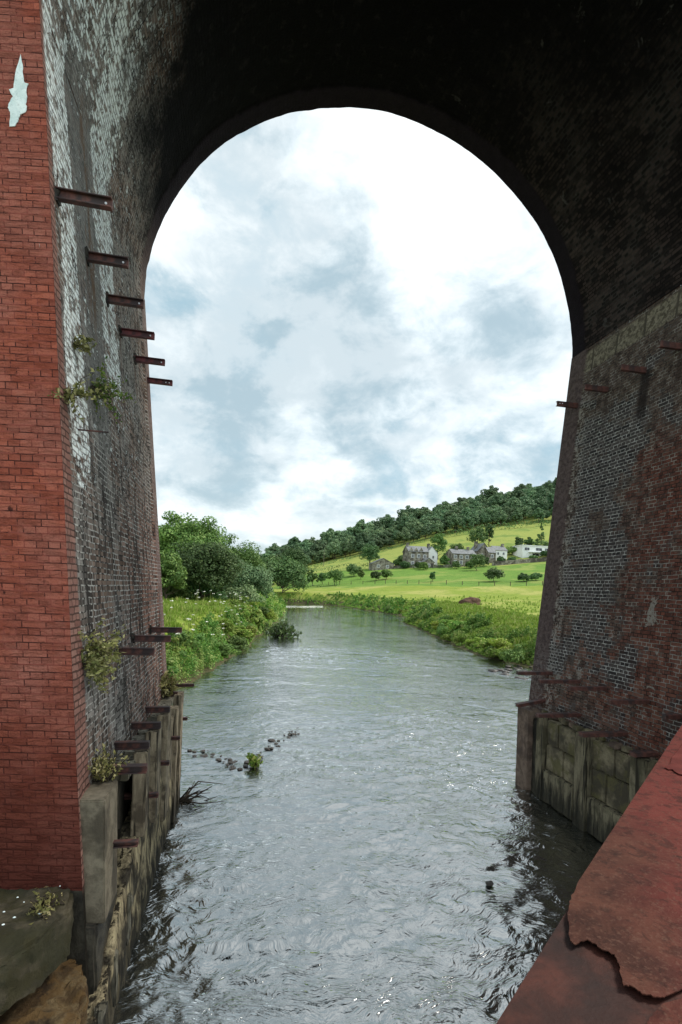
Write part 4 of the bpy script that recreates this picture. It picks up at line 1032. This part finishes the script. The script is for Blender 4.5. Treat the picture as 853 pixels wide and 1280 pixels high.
# ------------------------------------------------------------------ bank undergrowth
def sward(name, lab, region, n, hmin, hmax, leafs, mat, seed, kinds='weed'):
    rng = np.random.RandomState(seed); x, y = region(rng, n); z = ground_h(x, y)
    k = z > .06; x, y, z = x[k], y[k], z[k]; n = len(x)
    cl = vnoise(np.stack([x, y, x*0], -1), .75, seed, 3); hh = (hmin+(hmax-hmin)*sst(cl, -.12, .45)**1.3)*rng.uniform(.6, 1.25, n)
    V, T = [], []
    if kinds == 'weed':
        per = leafs; a = rng.uniform(0, 6.283, (n, per)); u = rng.uniform(0, 1, (n, per))
        rr = .22*hh[:, None]*(1.1-u)*rng.uniform(.4, 1.4, (n, per))+.04
        C = np.stack([x[:, None]+rr*np.cos(a), y[:, None]+rr*np.sin(a), z[:, None]+hh[:, None]*u], -1).reshape(-1, 3)
        Nn = np.stack([np.cos(a)*.8, np.sin(a)*.8, np.full(a.shape, .8)], -1).reshape(-1, 3)+rng.normal(size=(n*per, 3))*.4
        dist = np.repeat(y, per); sz = np.clip(.0021*dist, .04, .17)[:, None]
        Vq = leaves(C, Nn, 1.0, rng, 2.0); Vq = C[:, None]+(Vq-C[:, None])*sz[:, None]
        c2_ = vnoise(np.stack([x, y, x*0+5], -1), .9, seed+50, 2); t0 = np.repeat(1-sst(cl+rng.normal(0, .15, n), -.3, .35), per); T = np.c_[np.clip(t0*.75+rng.uniform(0, .3, n*per), 0, 1), np.clip((rng.uniform(size=n*per) < .10)*1.+np.repeat(sst(c2_, .12, .35), per)*.8, 0, 1)]
        V = Vq
    else:
        per = leafs; xr = np.repeat(x, per)+rng.normal(0, .06, n*per); yr = np.repeat(y, per)+rng.normal(0, .06, n*per); zr = np.repeat(z, per); hr = np.repeat(hh, per)*rng.uniform(.5, 1.1, n*per)
        a = rng.uniform(0, 6.283, n*per); w = np.clip(.0011*yr, .008, .06); lean = rng.uniform(.1, .5, n*per)*hr
        dx, dy = np.cos(a), np.sin(a); b0 = np.stack([xr, yr, zr-.02], -1); wv_ = np.stack([-dy*w, dx*w, w*0], -1)
        tip = np.stack([xr+dx*lean, yr+dy*lean, zr+hr], -1); mid = np.stack([xr+dx*lean*.35, yr+dy*lean*.35, zr+hr*.6], -1)
        V = np.stack([b0-wv_, b0+wv_, mid+wv_*.7, tip], 1)
        T = np.c_[rng.uniform(0, 1, n*per), (rng.uniform(size=n*per) < .25)*1.]
    mb = MB(); mb.quads(V, MT[mat]); mb.tint = T
    o = mb.build(name); tag(o, lab, 'undergrowth', kind='stuff'); return o
def reg_left(d0, d1, y0, y1, pw=1.6):
    def f(rng, n):
        y = y0+(y1-y0)*rng.uniform(size=n)**pw; d = d0+(d1-d0)*rng.uniform(size=n); return Lx(y)-d, y
    return f
def reg_right(d0, d1, y0, y1, pw=1.6):
    def f(rng, n):
        y = y0+(y1-y0)*rng.uniform(size=n)**pw; d = d0+(d1-d0)*rng.uniform(size=n); return Rx(y)+d, y
    return f
sward('undergrowth', 'lush green weeds and nettles down the left river bank', reg_left(-.1, 1.9, 19, 62), 3000, .12, .85, 24, 'weed', 11)
sward('undergrowth', 'dense weeds along the far left waterline', reg_left(-.2, 3.5, 60, 112, 1), 1100, .6, 1.6, 22, 'weed', 12)
sward('grass', 'bright tall grass on the sloping left bank', reg_left(1.5, 14, 19, 60), 12000, .15, .42, 7, 'grass', 13, 'grass')
sward('undergrowth', 'tangled weeds and brambles down the right river bank', reg_right(-.1, 3.6, 23, 70, 1.3), 4600, .10, .75, 24, 'weed', 14)
sward('undergrowth', 'low scrub on the far right waterline', reg_right(-.2, 5.0, 68, 136, 1), 1900, .15, .9, 22, 'weed', 15)
sward('grass', 'rough grass along the top of the right bank', reg_right(1.2, 12, 23, 90, 1.3), 12000, .12, .45, 7, 'grass', 16, 'grass')
def reg_field(rng, n):
    Y = 30+75*rng.uniform(size=n)**1.3; x = Rx(Y)+4+rng.uniform(size=n)**1.5*30; return x, Y
sward('grass', 'scattered taller weeds in the near part of the right field', reg_field, 1500, .2, .6, 6, 'grass', 17, 'grass')
# white umbels on the left bank
rng = np.random.RandomState(33); mb = MB(); Tt = []
for k in range(70):
    y = rng.uniform(21, 46); x = float(Lx(y))-rng.uniform(.5, 3.2); z = gh(x, y); h_ = rng.uniform(.9, 1.35); r = rng.uniform(.05, .11)
    tube(mb, [(x, y, z), (x+.03, y, z+h_*.5), (x+.05, y+.02, z+h_)], [.012, .01, .006], MT['weed'], 4)
    for q in range(7):
        a = rng.uniform(0, 6.28); rr = r*rng.uniform(.2, 1); cx_, cy_, cz_ = x+.05+rr*math.cos(a), y+rr*math.sin(a), z+h_+.03-rr*.3
        mb.quads(leaves(np.array([[cx_, cy_, cz_]]*3), rng.normal(size=(3, 3))*.4+[0, -.2, 1], .06, rng, 1.1), MT['umbel'])
mb.tint = np.full((sum(len(f) for f in mb.f), 2), .5)
tag(mb.build('cow_parsley'), 'white flower heads standing among the left bank weeds', 'wildflowers', kind='stuff')

# separate bushy weeds standing out of the bank growth
def bank_clumps(n, side, y0, y1, seed, mats, lab, grp):
    rng = np.random.RandomState(seed); pro = []
    for k in range(3):
        V, T = crown(rng, 1.1, 1.3, -.1, 16, 110, .085, rc=.2, shell=.35); mb = MB(); mb.quads(V, MT[mats[k % len(mats)]]); mb.tint = T; pro.append(mb.build('bank_bush'))
    us = [False]*3
    for i in range(n):
        y = y0+(y1-y0)*rng.uniform()**1.5; d = rng.uniform(.1, 1.6) if rng.uniform() < .75 else rng.uniform(1.6, 4)
        x = float(Lx(y))-d if side < 0 else float(Rx(y))+d; k = rng.randint(3)
        if us[k]: o = pro[k].copy(); COL.objects.link(o)
        else: o = pro[k]; us[k] = True
        sc_ = rng.uniform(.45, 1.15); o.location = (x, y, gh(x, y)-.05); o.scale = (sc_*rng.uniform(.8, 1.4), sc_*rng.uniform(.8, 1.3), sc_*rng.uniform(.7, 1.1)); o.rotation_euler = (0, 0, rng.uniform(0, 6.28))
        tag(o, lab, 'bush', grp)
bank_clumps(30, -1, 19.5, 60, 71, ['leaf_a', 'weed', 'grass'], 'leafy bush in the undergrowth of the left river bank', 'bushes of the left bank')
bank_clumps(28, 1, 24, 95, 72, ['weed', 'leaf_a', 'grass'], 'leafy bush in the undergrowth of the right river bank', 'bushes of the right bank')
# shrub standing in the river, debris, stones
def twiggy(name, loc, h_, w, nst, lab, cat, leafn=12, leaf=.05, mat='dry', seed=1, lean=(0, 0, 1), spread=1.0, stem='twig', rs=.008):
    rng = np.random.RandomState(seed); o = empty(name, loc, lab, cat)
    ms, ml = MB(), MB(); LV, LT = [], []
    for k in range(nst):
        d = np.array(lean, float)+rng.normal(size=3)*.45*spread; d /= np.linalg.norm(d); L = h_*rng.uniform(.5, 1.1)
        side = rng.normal(size=3)*.12*L; p0 = rng.normal(size=3)*w*.12*np.array([1, 1, .3])
        pts = [p0, p0+d*L*.5+side, p0+d*L+side*.4-np.array([0, 0, L*.12])]
        tube(ms, pts, [rs, rs*.7, rs*.3], MT[stem], 4)
        u = rng.uniform(.15, 1.05, leafn)[:, None]; C = (1-u)**2*pts[0]+2*u*(1-u)*pts[1]+u**2*pts[2]+rng.normal(size=(leafn, 3))*.05*h_
        LV.append(leaves(C, rng.normal(size=C.shape)+[0, 0, .6], leaf, rng, 2.2)); LT.append(np.c_[rng.uniform(0, 1, leafn), (rng.uniform(size=leafn) < .3)*1.])
    ob = ms.build('stem'); ob.parent = o
    if leafn:
        ml.quads(np.concatenate(LV), MT[mat]); ml.tint = np.concatenate(LT); ob = ml.build('foliage'); ob.parent = o
    return o
p = atZ(351, 796, 0.0); twiggy('river_shrub', p, 1.5, 3.2, 60, 'straggly dark shrub standing in the river off the left bank', 'shrub', 16, .13, 'leaf_b', 5, spread=1.3, rs=.025)
p = atZ(318, 958, 0.02); twiggy('water_plant', p, .30, .3, 26, 'small green plant growing on the line of stones in the river', 'plant', 9, .05, 'weed', 6, spread=.9)
protos = []
for k in range(5):
    bm = bmesh.new(); bmesh.ops.create_icosphere(bm, subdivisions=3, radius=1)
    for v in bm.verts: v.co *= 1+.35*mnoise.noise(v.co*1.3+Vector((k*5, 0, 0)))+.12*mnoise.noise(v.co*3.5+Vector((k*5, 2, 0))); v.co.z *= .55
    pr_ = from_bm(bm, 'river_stone', [MT['stone']], None, False); protos.append(pr_)
    for pg in pr_.data.polygons: pg.use_smooth = True
used = [False]*5
def river_stone(x, y, r, lab, grp):
    k = random.randrange(5)
    if used[k]: o = protos[k].copy(); COL.objects.link(o)
    else: o = protos[k]; used[k] = True
    o.location = (x, y, random.uniform(-.2, .22)*r+.02); o.scale = (r*random.uniform(.8, 1.5), r*random.uniform(.7, 1.1), r*random.uniform(.4, .8)); o.rotation_euler = (0, 0, random.uniform(0, 6.28))
    tag(o, lab, 'stone', grp)
line = [(228, 940), (245, 942), (262, 946), (278, 950), (290, 958), (305, 958), (318, 955), (333, 942), (345, 930), (358, 920), (372, 914)]
random.seed(21)
for i in range(90):
    u = random.uniform(.0, 10); k = min(int(u), 9); fx = u-k
    if 0 < u < 2.5 and random.random() < .5: continue
    x = line[k][0]*(1-fx)+line[k+1][0]*fx+random.uniform(-5, 5); y = line[k][1]*(1-fx)+line[k+1][1]*fx+random.uniform(-5, 5)
    q = atZ(x, y, 0); river_stone(q.x, q.y, random.uniform(.02, .065), 'small dark stone in the line breaking the river surface', 'stones breaking the surface in a line')
for i, (x, y, r, lab) in enumerate([(340, 926, .10, 'large dark stone at the bend of the stone line beside the green plant'), (612, 1107, .06, 'wet dark stone alone in the fast water right of centre')]):
    q = atZ(x, y, 0); river_stone(q.x, q.y, r, lab, None)
for i in range(26):
    x = 640+random.uniform(-25, 30); y = 838+random.uniform(-8, 8)+(x-640)*.1; q = atZ(x, y, .05)
    river_stone(q.x, q.y, random.uniform(.07, .2), 'pale wet stone at the water edge below the right bank', 'stones at the foot of the right bank')
p = atZ(229, 1000, .02); o = twiggy('driftwood', p, .75, .5, 14, 'dark driftwood branches caught at the outer corner of the left footing', 'branch', 0, .05, 'dry', 14, lean=(.8, -.1, .35), spread=.8, rs=.018)
# plants rooted in the masonry
def onwallL(px_, py_):
    best = None
    for Yk in np.arange(4.6, 10, .02):
        v = atY(px_, py_, float(Yk)); e = abs(v.x-XL(v.z))
        if best is None or e < best[0]: best = (e, v)
    return best[1]
def wall_plant(px_, py_, h_, n, lab, leafn, leaf, mat, seed, lean, spread=.9, rs=.004):
    p = onwallL(px_, py_); p = p+Vector((.03, 0, 0)); return twiggy('wall_plant', p, h_, .25, n, lab, 'plant', leafn, leaf, mat, seed, lean, spread, 'twig', rs)
wall_plant(84, 492, .34, 22, 'straggly green plant rooted at the red brick corner high on the left pier', 16, .022, 'dry', 3, (.1, -.7, -.2), 1.2)
wall_plant(112, 484, .36, 26, 'leafy green plant on the lime streaked wall right of the corner plant', 18, .022, 'weed', 4, (.5, .5, .1), 1.2)
wall_plant(92, 432, .16, 14, 'small withered plant higher on the lime streaked wall', 8, .03, 'dry', 5, (.4, .2, .2))
wall_plant(110, 812, .34, 34, 'pale yellow green climber low on the left inner wall', 22, .026, 'dry', 6, (.5, .2, -.1), 1.5)
wall_plant(104, 828, .26, 22, 'lower spray of yellowed leaves beside the pale climber', 18, .026, 'dry', 16, (.4, -.2, -.3), 1.3)
twiggy('ledge_plant', Vector((-1.22, 5.2, 2.1)), .30, .25, 40, 'yellow green tuft growing on top of the square concrete block', 'plant', 12, .02, 'dry', 7, spread=.7)
twiggy('ledge_plant', Vector((-1.24, 9.55, 1.98)), .45, .35, 50, 'yellowed grass tuft at the far end of the left footing ledge', 'plant', 10, .05, 'dry', 8, spread=.6)
twiggy('grass_tuft', Vector((-1.45, 4.45, 1.36)), .2, .16, 46, 'dry grass tuft hanging at the edge of the stone ledge', 'plant', 5, .02, 'dry', 9, lean=(.2, -.4, .5), spread=.9)
# iron rod
mb = MB(); q = onwallL(97, 537); tube(mb, [(q.x-.05, q.y, q.z), (q.x+.28, q.y, q.z)], [.008, .008], MT['steel'], 8); tag(mb.build('iron_rod'), 'thin iron rod sticking out of the left wall below the plants', 'rod')

# bare earth mound
q = gp_at(590, 62); bm = bmesh.new(); bmesh.ops.create_icosphere(bm, subdivisions=4, radius=1)
for v in bm.verts: v.co *= 1+.3*mnoise.noise(v.co*1.5)+.1*mnoise.noise(v.co*5); v.co = Vector((v.co.x*1.5, v.co.y*.9, v.co.z*.75))
mo = from_bm(bm, 'earth_mound', [MT['earth']], None, True)
qq = atZ(590, 758, 1.95); mo.location = (qq.x, qq.y, gh(qq.x, qq.y)+.05)
msc = (qq.y/640)*14/1.5; mo.scale = (msc*1.2, msc, msc*1.35); tag(mo, 'reddish brown mound of bare earth on the right bank edge', 'mound')

# ------------------------------------------------------------------ houses
MT['wall_stone'] = mat_rough('house_stone', (.13, .11, .085), (.33, .30, .24), (.075, .065, .052), scale=.9, bump=.05)
MT['wall_white'] = mat_plain('white_render', (.74, .74, .71), .8, .08, 1)
MT['slate'] = mat_rough('slate_roof', (.12, .125, .13), (.20, .205, .21), scale=1.2, bump=.04, rough=.6)
MT['frame'] = mat_plain('white_frame', (.75, .75, .74), .5, .05)
MT['glass'] = mat_plain('dark_glass', (.03, .035, .04), .12, .1, 1, .6)
MT['door'] = mat_plain('dark_door', (.06, .05, .05), .6, .1)
def box_obj(name, lo, hi, mat, parent):
    mb = MB(); mb.box(lo, hi, mat); o = mb.build(name); o.parent = parent; return o
def house(name, px0, px1, Y, eave, ridge, depth, label, wall='wall_stone', roof='slate', gable_front=False, wins=(), chim=(), rotz=0.0, flat=False, base=0.0, door=None, cat='house', stepped=None, yb=None):
    p0 = gp_at(px0, Y); p1 = gp_at(px1, Y); W = p1.x-p0.x; cz = (gh((p0.x+p1.x)/2, Y))-.3
    if yb is not None: cz = atY((px0+px1)/2, yb, Y).z
    o = empty(name, Vector(((p0.x+p1.x)/2, Y, cz)), label, cat); o.rotation_euler = (0, 0, rotz)
    x0, x1 = -W/2, W/2
    mb = MB(); mt = MT[wall]
    mb.box((x0, 0, -2.5), (x1, depth, eave), mt)
    if stepped:
        # row of small gables along the front wall head
        n = stepped; gw = W*.74/n
        for k in range(n):
            a = x0+k*gw; m_ = a+gw/2
            mb.quads([[(a, -.01, eave), (a+gw, -.01, eave), (m_+.05, -.01, eave+1.6), (m_-.05, -.01, eave+1.6)], [(a+gw, depth*.4, eave), (a, depth*.4, eave), (m_-.05, depth*.4, eave+1.6), (m_+.05, depth*.4, eave+1.6)]], mt)
    if not flat:
        if gable_front: mb.quads([[(x0, y, eave), (x1, y, eave), (.01, y, ridge), (-.01, y, ridge)][::s_] for y, s_ in ((0, 1), (depth, -1))], mt)
        else: mb.quads([[(x, 0, eave), (x, depth, eave), (x, depth/2+.01, ridge), (x, depth/2-.01, ridge)][::s_] for x, s_ in ((x0, -1), (x1, 1))], mt)
    w_ = mb.build('wall'); w_.parent = o
    mb = MB(); e = .25
    if flat: mb.box((x0-.3, -.3, eave+.002), (x1+.3, depth+.3, eave+.3), MT['frame'])
    elif gable_front:
        for s_ in (-1, 1):
            xe = s_*(W/2+e); ze = eave-e*(ridge-eave)/(W/2)
            mb.hexa([(xe, -e, ze), (0, -e, ridge), (0, depth+e, ridge), (xe, depth+e, ze), (xe, -e, ze+.14), (0, -e, ridge+.14), (0, depth+e, ridge+.14), (xe, depth+e, ze+.14)], MT[roof])
    else:
        for s_ in (-1, 1):
            ye = depth/2+s_*(depth/2+e); ze = eave-e*(ridge-eave)/(depth/2)
            mb.hexa([(x0-e, ye, ze), (x1+e, ye, ze), (x1+e, depth/2, ridge), (x0-e, depth/2, ridge), (x0-e, ye, ze+.14), (x1+e, ye, ze+.14), (x1+e, depth/2, ridge+.14), (x0-e, depth/2, ridge+.14)], MT[roof])
    r_ = mb.build('roof'); r_.parent = o
    for (cx_, ch) in chim:
        c_ = box_obj('chimney', (cx_*W-.4, depth*.4, eave-.5), (cx_*W+.4, depth*.6, ch), MT['wall_stone'], r_)
    for (wx, wz, ww, wh) in wins:
        f_ = box_obj('window', (wx*W-ww/2-.12, -.07, wz-.12), (wx*W+ww/2+.12, .02, wz+wh+.12), MT['frame'], o)
        for s_ in (-1, 1): box_obj('pane', (wx*W+(s_-1)*ww/4+.05, -.10, wz), (wx*W+(s_+1)*ww/4-.05, -.072, wz+wh), MT['glass'], f_)
    if door: box_obj('door', (door*W-.5, -.06, 0), (door*W+.5, .02, 2.1), MT['door'], o)
    return o
house('stone_barn', 466, 493, 203, 2.4, 4.6, 6, 'low stone barn at the left end of the village with a wide gable front', gable_front=True, wins=[(-.22, .8, 1.0, 1.0), (.2, .8, 1.0, 1.0)], door=0, cat='barn', yb=712)
house('stone_house', 511, 536, 203, 7.2, 9.6, 8, 'big dark stone house with small pointed gables and a chimney', stepped=3, wins=[(-.3, 4.6, 1.0, 1.3), (0, 4.6, 1.0, 1.3), (.3, 4.6, 1.0, 1.3), (-.3, 1.6, 1.0, 1.3), (.05, 1.6, 1.0, 1.3)], chim=[(-.42, 11.0)], door=.3, yb=711)
house('white_house', 533, 547, 206, 6.6, 9.4, 9, 'tall house with a bright white rendered gable right of the big stone house', wall='wall_white', gable_front=True, wins=[(.12, 4.4, .8, 1.1)], chim=[(.0, 11.0)], yb=711)
house('stone_outbuilding', 530, 543, 199, 2.8, 4.4, 4, 'small stone lean-to in front of the white gabled house', gable_front=True, wins=[(0, .9, .9, 1.0)], door=.32, yb=711)
house('terraced_house', 566, 595, 200, 5.2, 7.2, 7, 'slate roofed stone row of cottages with white framed windows', wins=[(-.38, 3.3, 1.1, 1.2), (-.13, 3.3, 1.1, 1.2), (.12, 3.3, 1.1, 1.2), (.37, 3.3, 1.1, 1.2), (-.38, .9, 1.1, 1.3), (-.13, .9, 1.1, 1.3), (.37, .9, 1.1, 1.3)], chim=[(-.2, 8.5), (.3, 8.5)], door=.12, yb=708)
house('gabled_house', 597, 613, 206, 6.0, 9.4, 9, 'brown stone house with a steep gable behind the cottage row', gable_front=True, wins=[(-.1, 3.4, .9, 1.2)], chim=[(-.3, 10.4)], yb=706)
house('stone_cottage', 611, 620, 203, 4.6, 7.0, 6, 'narrow stone cottage with pale window between gabled house and white cottage', wins=[(0, 2.4, 1.0, 1.2)], yb=704)
house('white_cottage', 619, 634, 207, 4.6, 6.6, 7, 'small white cottage with slate roof right of the stone houses', wall='wall_white', wins=[(-.25, 2.6, .9, 1.1), (.2, 2.6, .9, 1.1)], chim=[(.42, 7.8)], door=-.1, yb=701)
mh = house('modern_house', 653, 686, 206, 5.4, 6, 8, 'flat roofed modern house with a white upper band of windows near the right pier', wall='wall_white', flat=True, wins=[(-.33, 3.4, 2.4, 1.2), (.12, 3.4, 3.0, 1.2), (.4, 3.4, 1.4, 1.2), (.0, .6, 3.2, 1.6)], door=.38, yb=698)
box_obj('balcony', (-3.6, -1.6, 2.55), (5.0, -.12, 2.75), MT['frame'], mh)
house('far_white_house', 323, 332, 205, 4.6, 6.6, 6, 'small white house glimpsed between the trees at the river bend', wall='wall_white', gable_front=True, wins=[(0, 2.4, .8, 1)], yb=728)
# retaining wall and dry stone wall
def stone_wall(pts, h_, lab, name='stone_wall', th=.5, mat='wall_stone'):
    mb = MB(); P = []
    for (a, b2) in zip(pts[:-1], pts[1:]):
        n = max(2, int(math.hypot(b2[0]-a[0], b2[1]-a[1])/2))
        for k in range(n):
            t0, t1 = k/n, (k+1)/n; c = []
            for (tt_, yo) in ((t0, 0), (t1, 0), (t1, th), (t0, th)): c.append((a[0]+(b2[0]-a[0])*tt_, a[1]+(b2[1]-a[1])*tt_+yo))
            g = [gh(*c[0]), gh(*c[1])]; g = [g[0], g[1], g[1], g[0]]
            mb.hexa([(x, y, g[i]-.6) for i, (x, y) in enumerate(c)]+[(x, y, g[i]+h_*(1+.08*math.sin(k*2.3+(i in (1, 2))*2.3))) for i, (x, y) in enumerate(c)], MT[mat])
    o = mb.build(name); return tag(o, lab, 'wall')
stone_wall([XY(616, 197), XY(645, 196), XY(692, 194)], 1.8, 'long grey retaining wall below the white cottage and modern house')
stone_wall([XY(486, 204), XY(508, 203), XY(540, 200), XY(566, 198)], 1.2, 'low dry stone wall between the barn and the cottage row')
# fence between the lower fields
fp = [XY(412, 170), XY(470, 158), XY(540, 141), XY(600, 131), XY(700, 124)]
fo = empty('post_fence', Vector((fp[0][0], fp[0][1], 0)), 'thin post and wire fence between the two lower fields', 'fence')
k = 0
for (a, b2) in zip(fp[:-1], fp[1:]):
    L = math.hypot(b2[0]-a[0], b2[1]-a[1]); n = int(L/3.6)
    for i in range(n):
        x = a[0]+(b2[0]-a[0])*i/n; y = a[1]+(b2[1]-a[1])*i/n; z = gh(x, y)
        mb = MB(); mb.box((x-.07, y-.07, z-.3), (x+.07, y+.07, z+1.15+.1*math.sin(i*1.7)), MT['bark']); o = mb.build('post'); o.parent = fo; o.matrix_parent_inverse = fo.matrix_world.inverted()
for hz in (.5, .95):
    mb = MB(); pts = []
    for (a, b2) in zip(fp[:-1], fp[1:]):
        for i in range(12): x = a[0]+(b2[0]-a[0])*i/12; y = a[1]+(b2[1]-a[1])*i/12; pts.append((x, y, gh(x, y)+hz))
    tube(mb, pts, [.012]*len(pts), MT['steel'], 4); o = mb.build('wire'); o.parent = fo; o.matrix_parent_inverse = fo.matrix_world.inverted()
# white weir line at the river bend
mb = MB(); a = atZ(352, 757.5, 0.10); b2 = atZ(404, 757.5, .10)
pts = [(a.x+(b2.x-a.x)*u, a.y+(b2.y-a.y)*u+.6*math.sin(u*9), .04) for u in np.linspace(0, 1, 14)]
tube(mb, pts, [.035+.012*math.sin(i*2.1) for i in range(14)], MT['umbel'], 6); tag(mb.build('weir_foam'), 'thin white line of foam across the river at the bend', 'foam', kind='stuff')
for (x, w) in ((306, 0),):
    pass
# utility pole in front of the wood
mb = MB(); q = gp_at(405, 275); tube(mb, [(q.x, q.y, q.z-.5), (q.x, q.y, q.z+9)], [.16, .12], MT['concrete'], 6); tag(mb.build('utility_pole'), 'pale utility pole before the left end of the wood', 'pole')

# ------------------------------------------------------------------ sky and sun
SUN_EL, SUN_AZ = R_(50), R_(88)         # azimuth clockwise from +Y (upstream): to the right and a little ahead
w = bpy.data.worlds.new('World'); sc.world = w; w.use_nodes = True; w.node_tree.nodes.clear(); t = NT(w.node_tree)
sky = t.new('ShaderNodeTexSky'); sky.sky_type = 'NISHITA'; sky.sun_disc = False; sky.sun_elevation = SUN_EL; sky.sun_rotation = SUN_AZ
tc = t.new('ShaderNodeTexCoord'); D = tc.outputs['Generated']; s = sep(t, D)
zc = t.math('MAXIMUM', t.math('ADD', s[2], .16), .05)
cmb = t.new('ShaderNodeCombineXYZ'); t.put(cmb.inputs[0], t.math('DIVIDE', s[0], zc)); t.put(cmb.inputs[1], t.math('DIVIDE', s[1], zc)); cmb.inputs[2].default_value = 2.3
pl = cmb.outputs[0]
iso = t.vmul(D, (1, 1, 1.5)); c1 = t.math('MULTIPLY_ADD', t.noise(pl, 1.25, 8, .56, .2), .45, t.math('MULTIPLY', t.noise(iso, 3.4, 8, .58, .25), .55)); c2 = t.noise(iso, 9.0, 7, .62, .3); c3 = t.noise(t.vadd(pl, (3.1, 1.7, 0)), .8, 6, .55, .2)
def blob(px_, py_, rad):
    d = ray(px_, py_); d = d/np.linalg.norm(d)
    n = t.new('ShaderNodeVectorMath', operation='DISTANCE'); t.l.new(D, n.inputs[0]); n.inputs[1].default_value = tuple(d)
    return t.ss(n.outputs['Value'], rad, rad*.15)
dens = t.math('ADD', t.mul(c1, 1.05), t.mul(c2, .5)); dens = t.math('SUBTRACT', dens, .28)
bright = [(570, 230, .30, .26), (400, 130, .26, .16), (370, 560, .11, .18), (700, 430, .13, .16), (215, 470, .09, .18), (520, 400, .10, .14), (240, 620, .11, .14), (620, 590, .11, .12), (340, 650, .08, .1), (470, 560, .07, .08)]
dark = [(280, 330, .26, -.22), (350, 420, .18, -.10), (640, 365, .10, -.20), (680, 520, .15, -.22), (250, 545, .12, -.16), (470, 450, .09, -.14), (450, 520, .08, -.10), (560, 500, .09, -.08), (300, 600, .08, -.12)]
for x, y, r, k in bright+dark: dens = t.math('ADD', dens, t.mul(blob(x, y, r*1.6), k*.62))
shade = t.ss(t.math('ADD', dens, t.math('MULTIPLY', t.math('SUBTRACT', c3, .5), .45)), .38, .72)
blue = t.mul(t.ss(dens, .50, .36), t.ss(c3, .40, .62))
cl = t.mix(shade, (.56, .73, .80), (1.52, 1.60, 1.60))
cl = t.mix(t.mul(blue, .60), cl, (.46, .74, .88))
puff = t.ss(t.noise(iso, 5.5, 9, .60, .2), .44, .58); cl = t.mix(t.mul(puff, .42), cl, (1.22, 1.28, 1.28)); back = t.ss(s[1], .15, -.6, 1.0, 1.75); bk = t.new('ShaderNodeVectorMath', operation='SCALE'); t.l.new(cl, bk.inputs[0]); t.l.new(back, bk.inputs['Scale']); cl = bk.outputs[0]  # back: unseen clouds behind the camera brightened, added light for the left wall
hzn = t.ss(s[2], .22, -.02); cl = t.mix(t.mul(hzn, .35), cl, (.95, 1.02, 1.04))
bg1 = t.new('ShaderNodeBackground'); t.l.new(sky.outputs[0], bg1.inputs[0]); bg1.inputs[1].default_value = .10
bg2 = t.new('ShaderNodeBackground'); t.l.new(cl, bg2.inputs[0]); bg2.inputs[1].default_value = .62
mx = t.new('ShaderNodeMixShader'); mx.inputs[0].default_value = .86
out = t.new('ShaderNodeOutputWorld'); t.l.new(bg1.outputs[0], mx.inputs[1]); t.l.new(bg2.outputs[0], mx.inputs[2]); t.l.new(mx.outputs[0], out.inputs[0])
sl = bpy.data.lights.new('sun', 'SUN'); so = bpy.data.objects.new('sun', sl); COL.objects.link(so)
sl.energy = 3.0; sl.specular_factor = 1.0; sl.angle = R_(18); sl.color = (1, .95, .86)
dirv = Vector((math.sin(SUN_AZ)*math.cos(SUN_EL), math.cos(SUN_AZ)*math.cos(SUN_EL), math.sin(SUN_EL)))
so.rotation_euler = dirv.to_track_quat('Z', 'Y').to_euler()
sc.view_settings.view_transform = 'Standard'; sc.view_settings.look = 'None'; sc.view_settings.gamma = 1; sc.view_settings.exposure = .55
sc.view_settings.use_curve_mapping = False
sc.render.engine = 'CYCLES'; sc.cycles.max_bounces = 6; sc.cycles.diffuse_bounces = 3; sc.cycles.glossy_bounces = 3
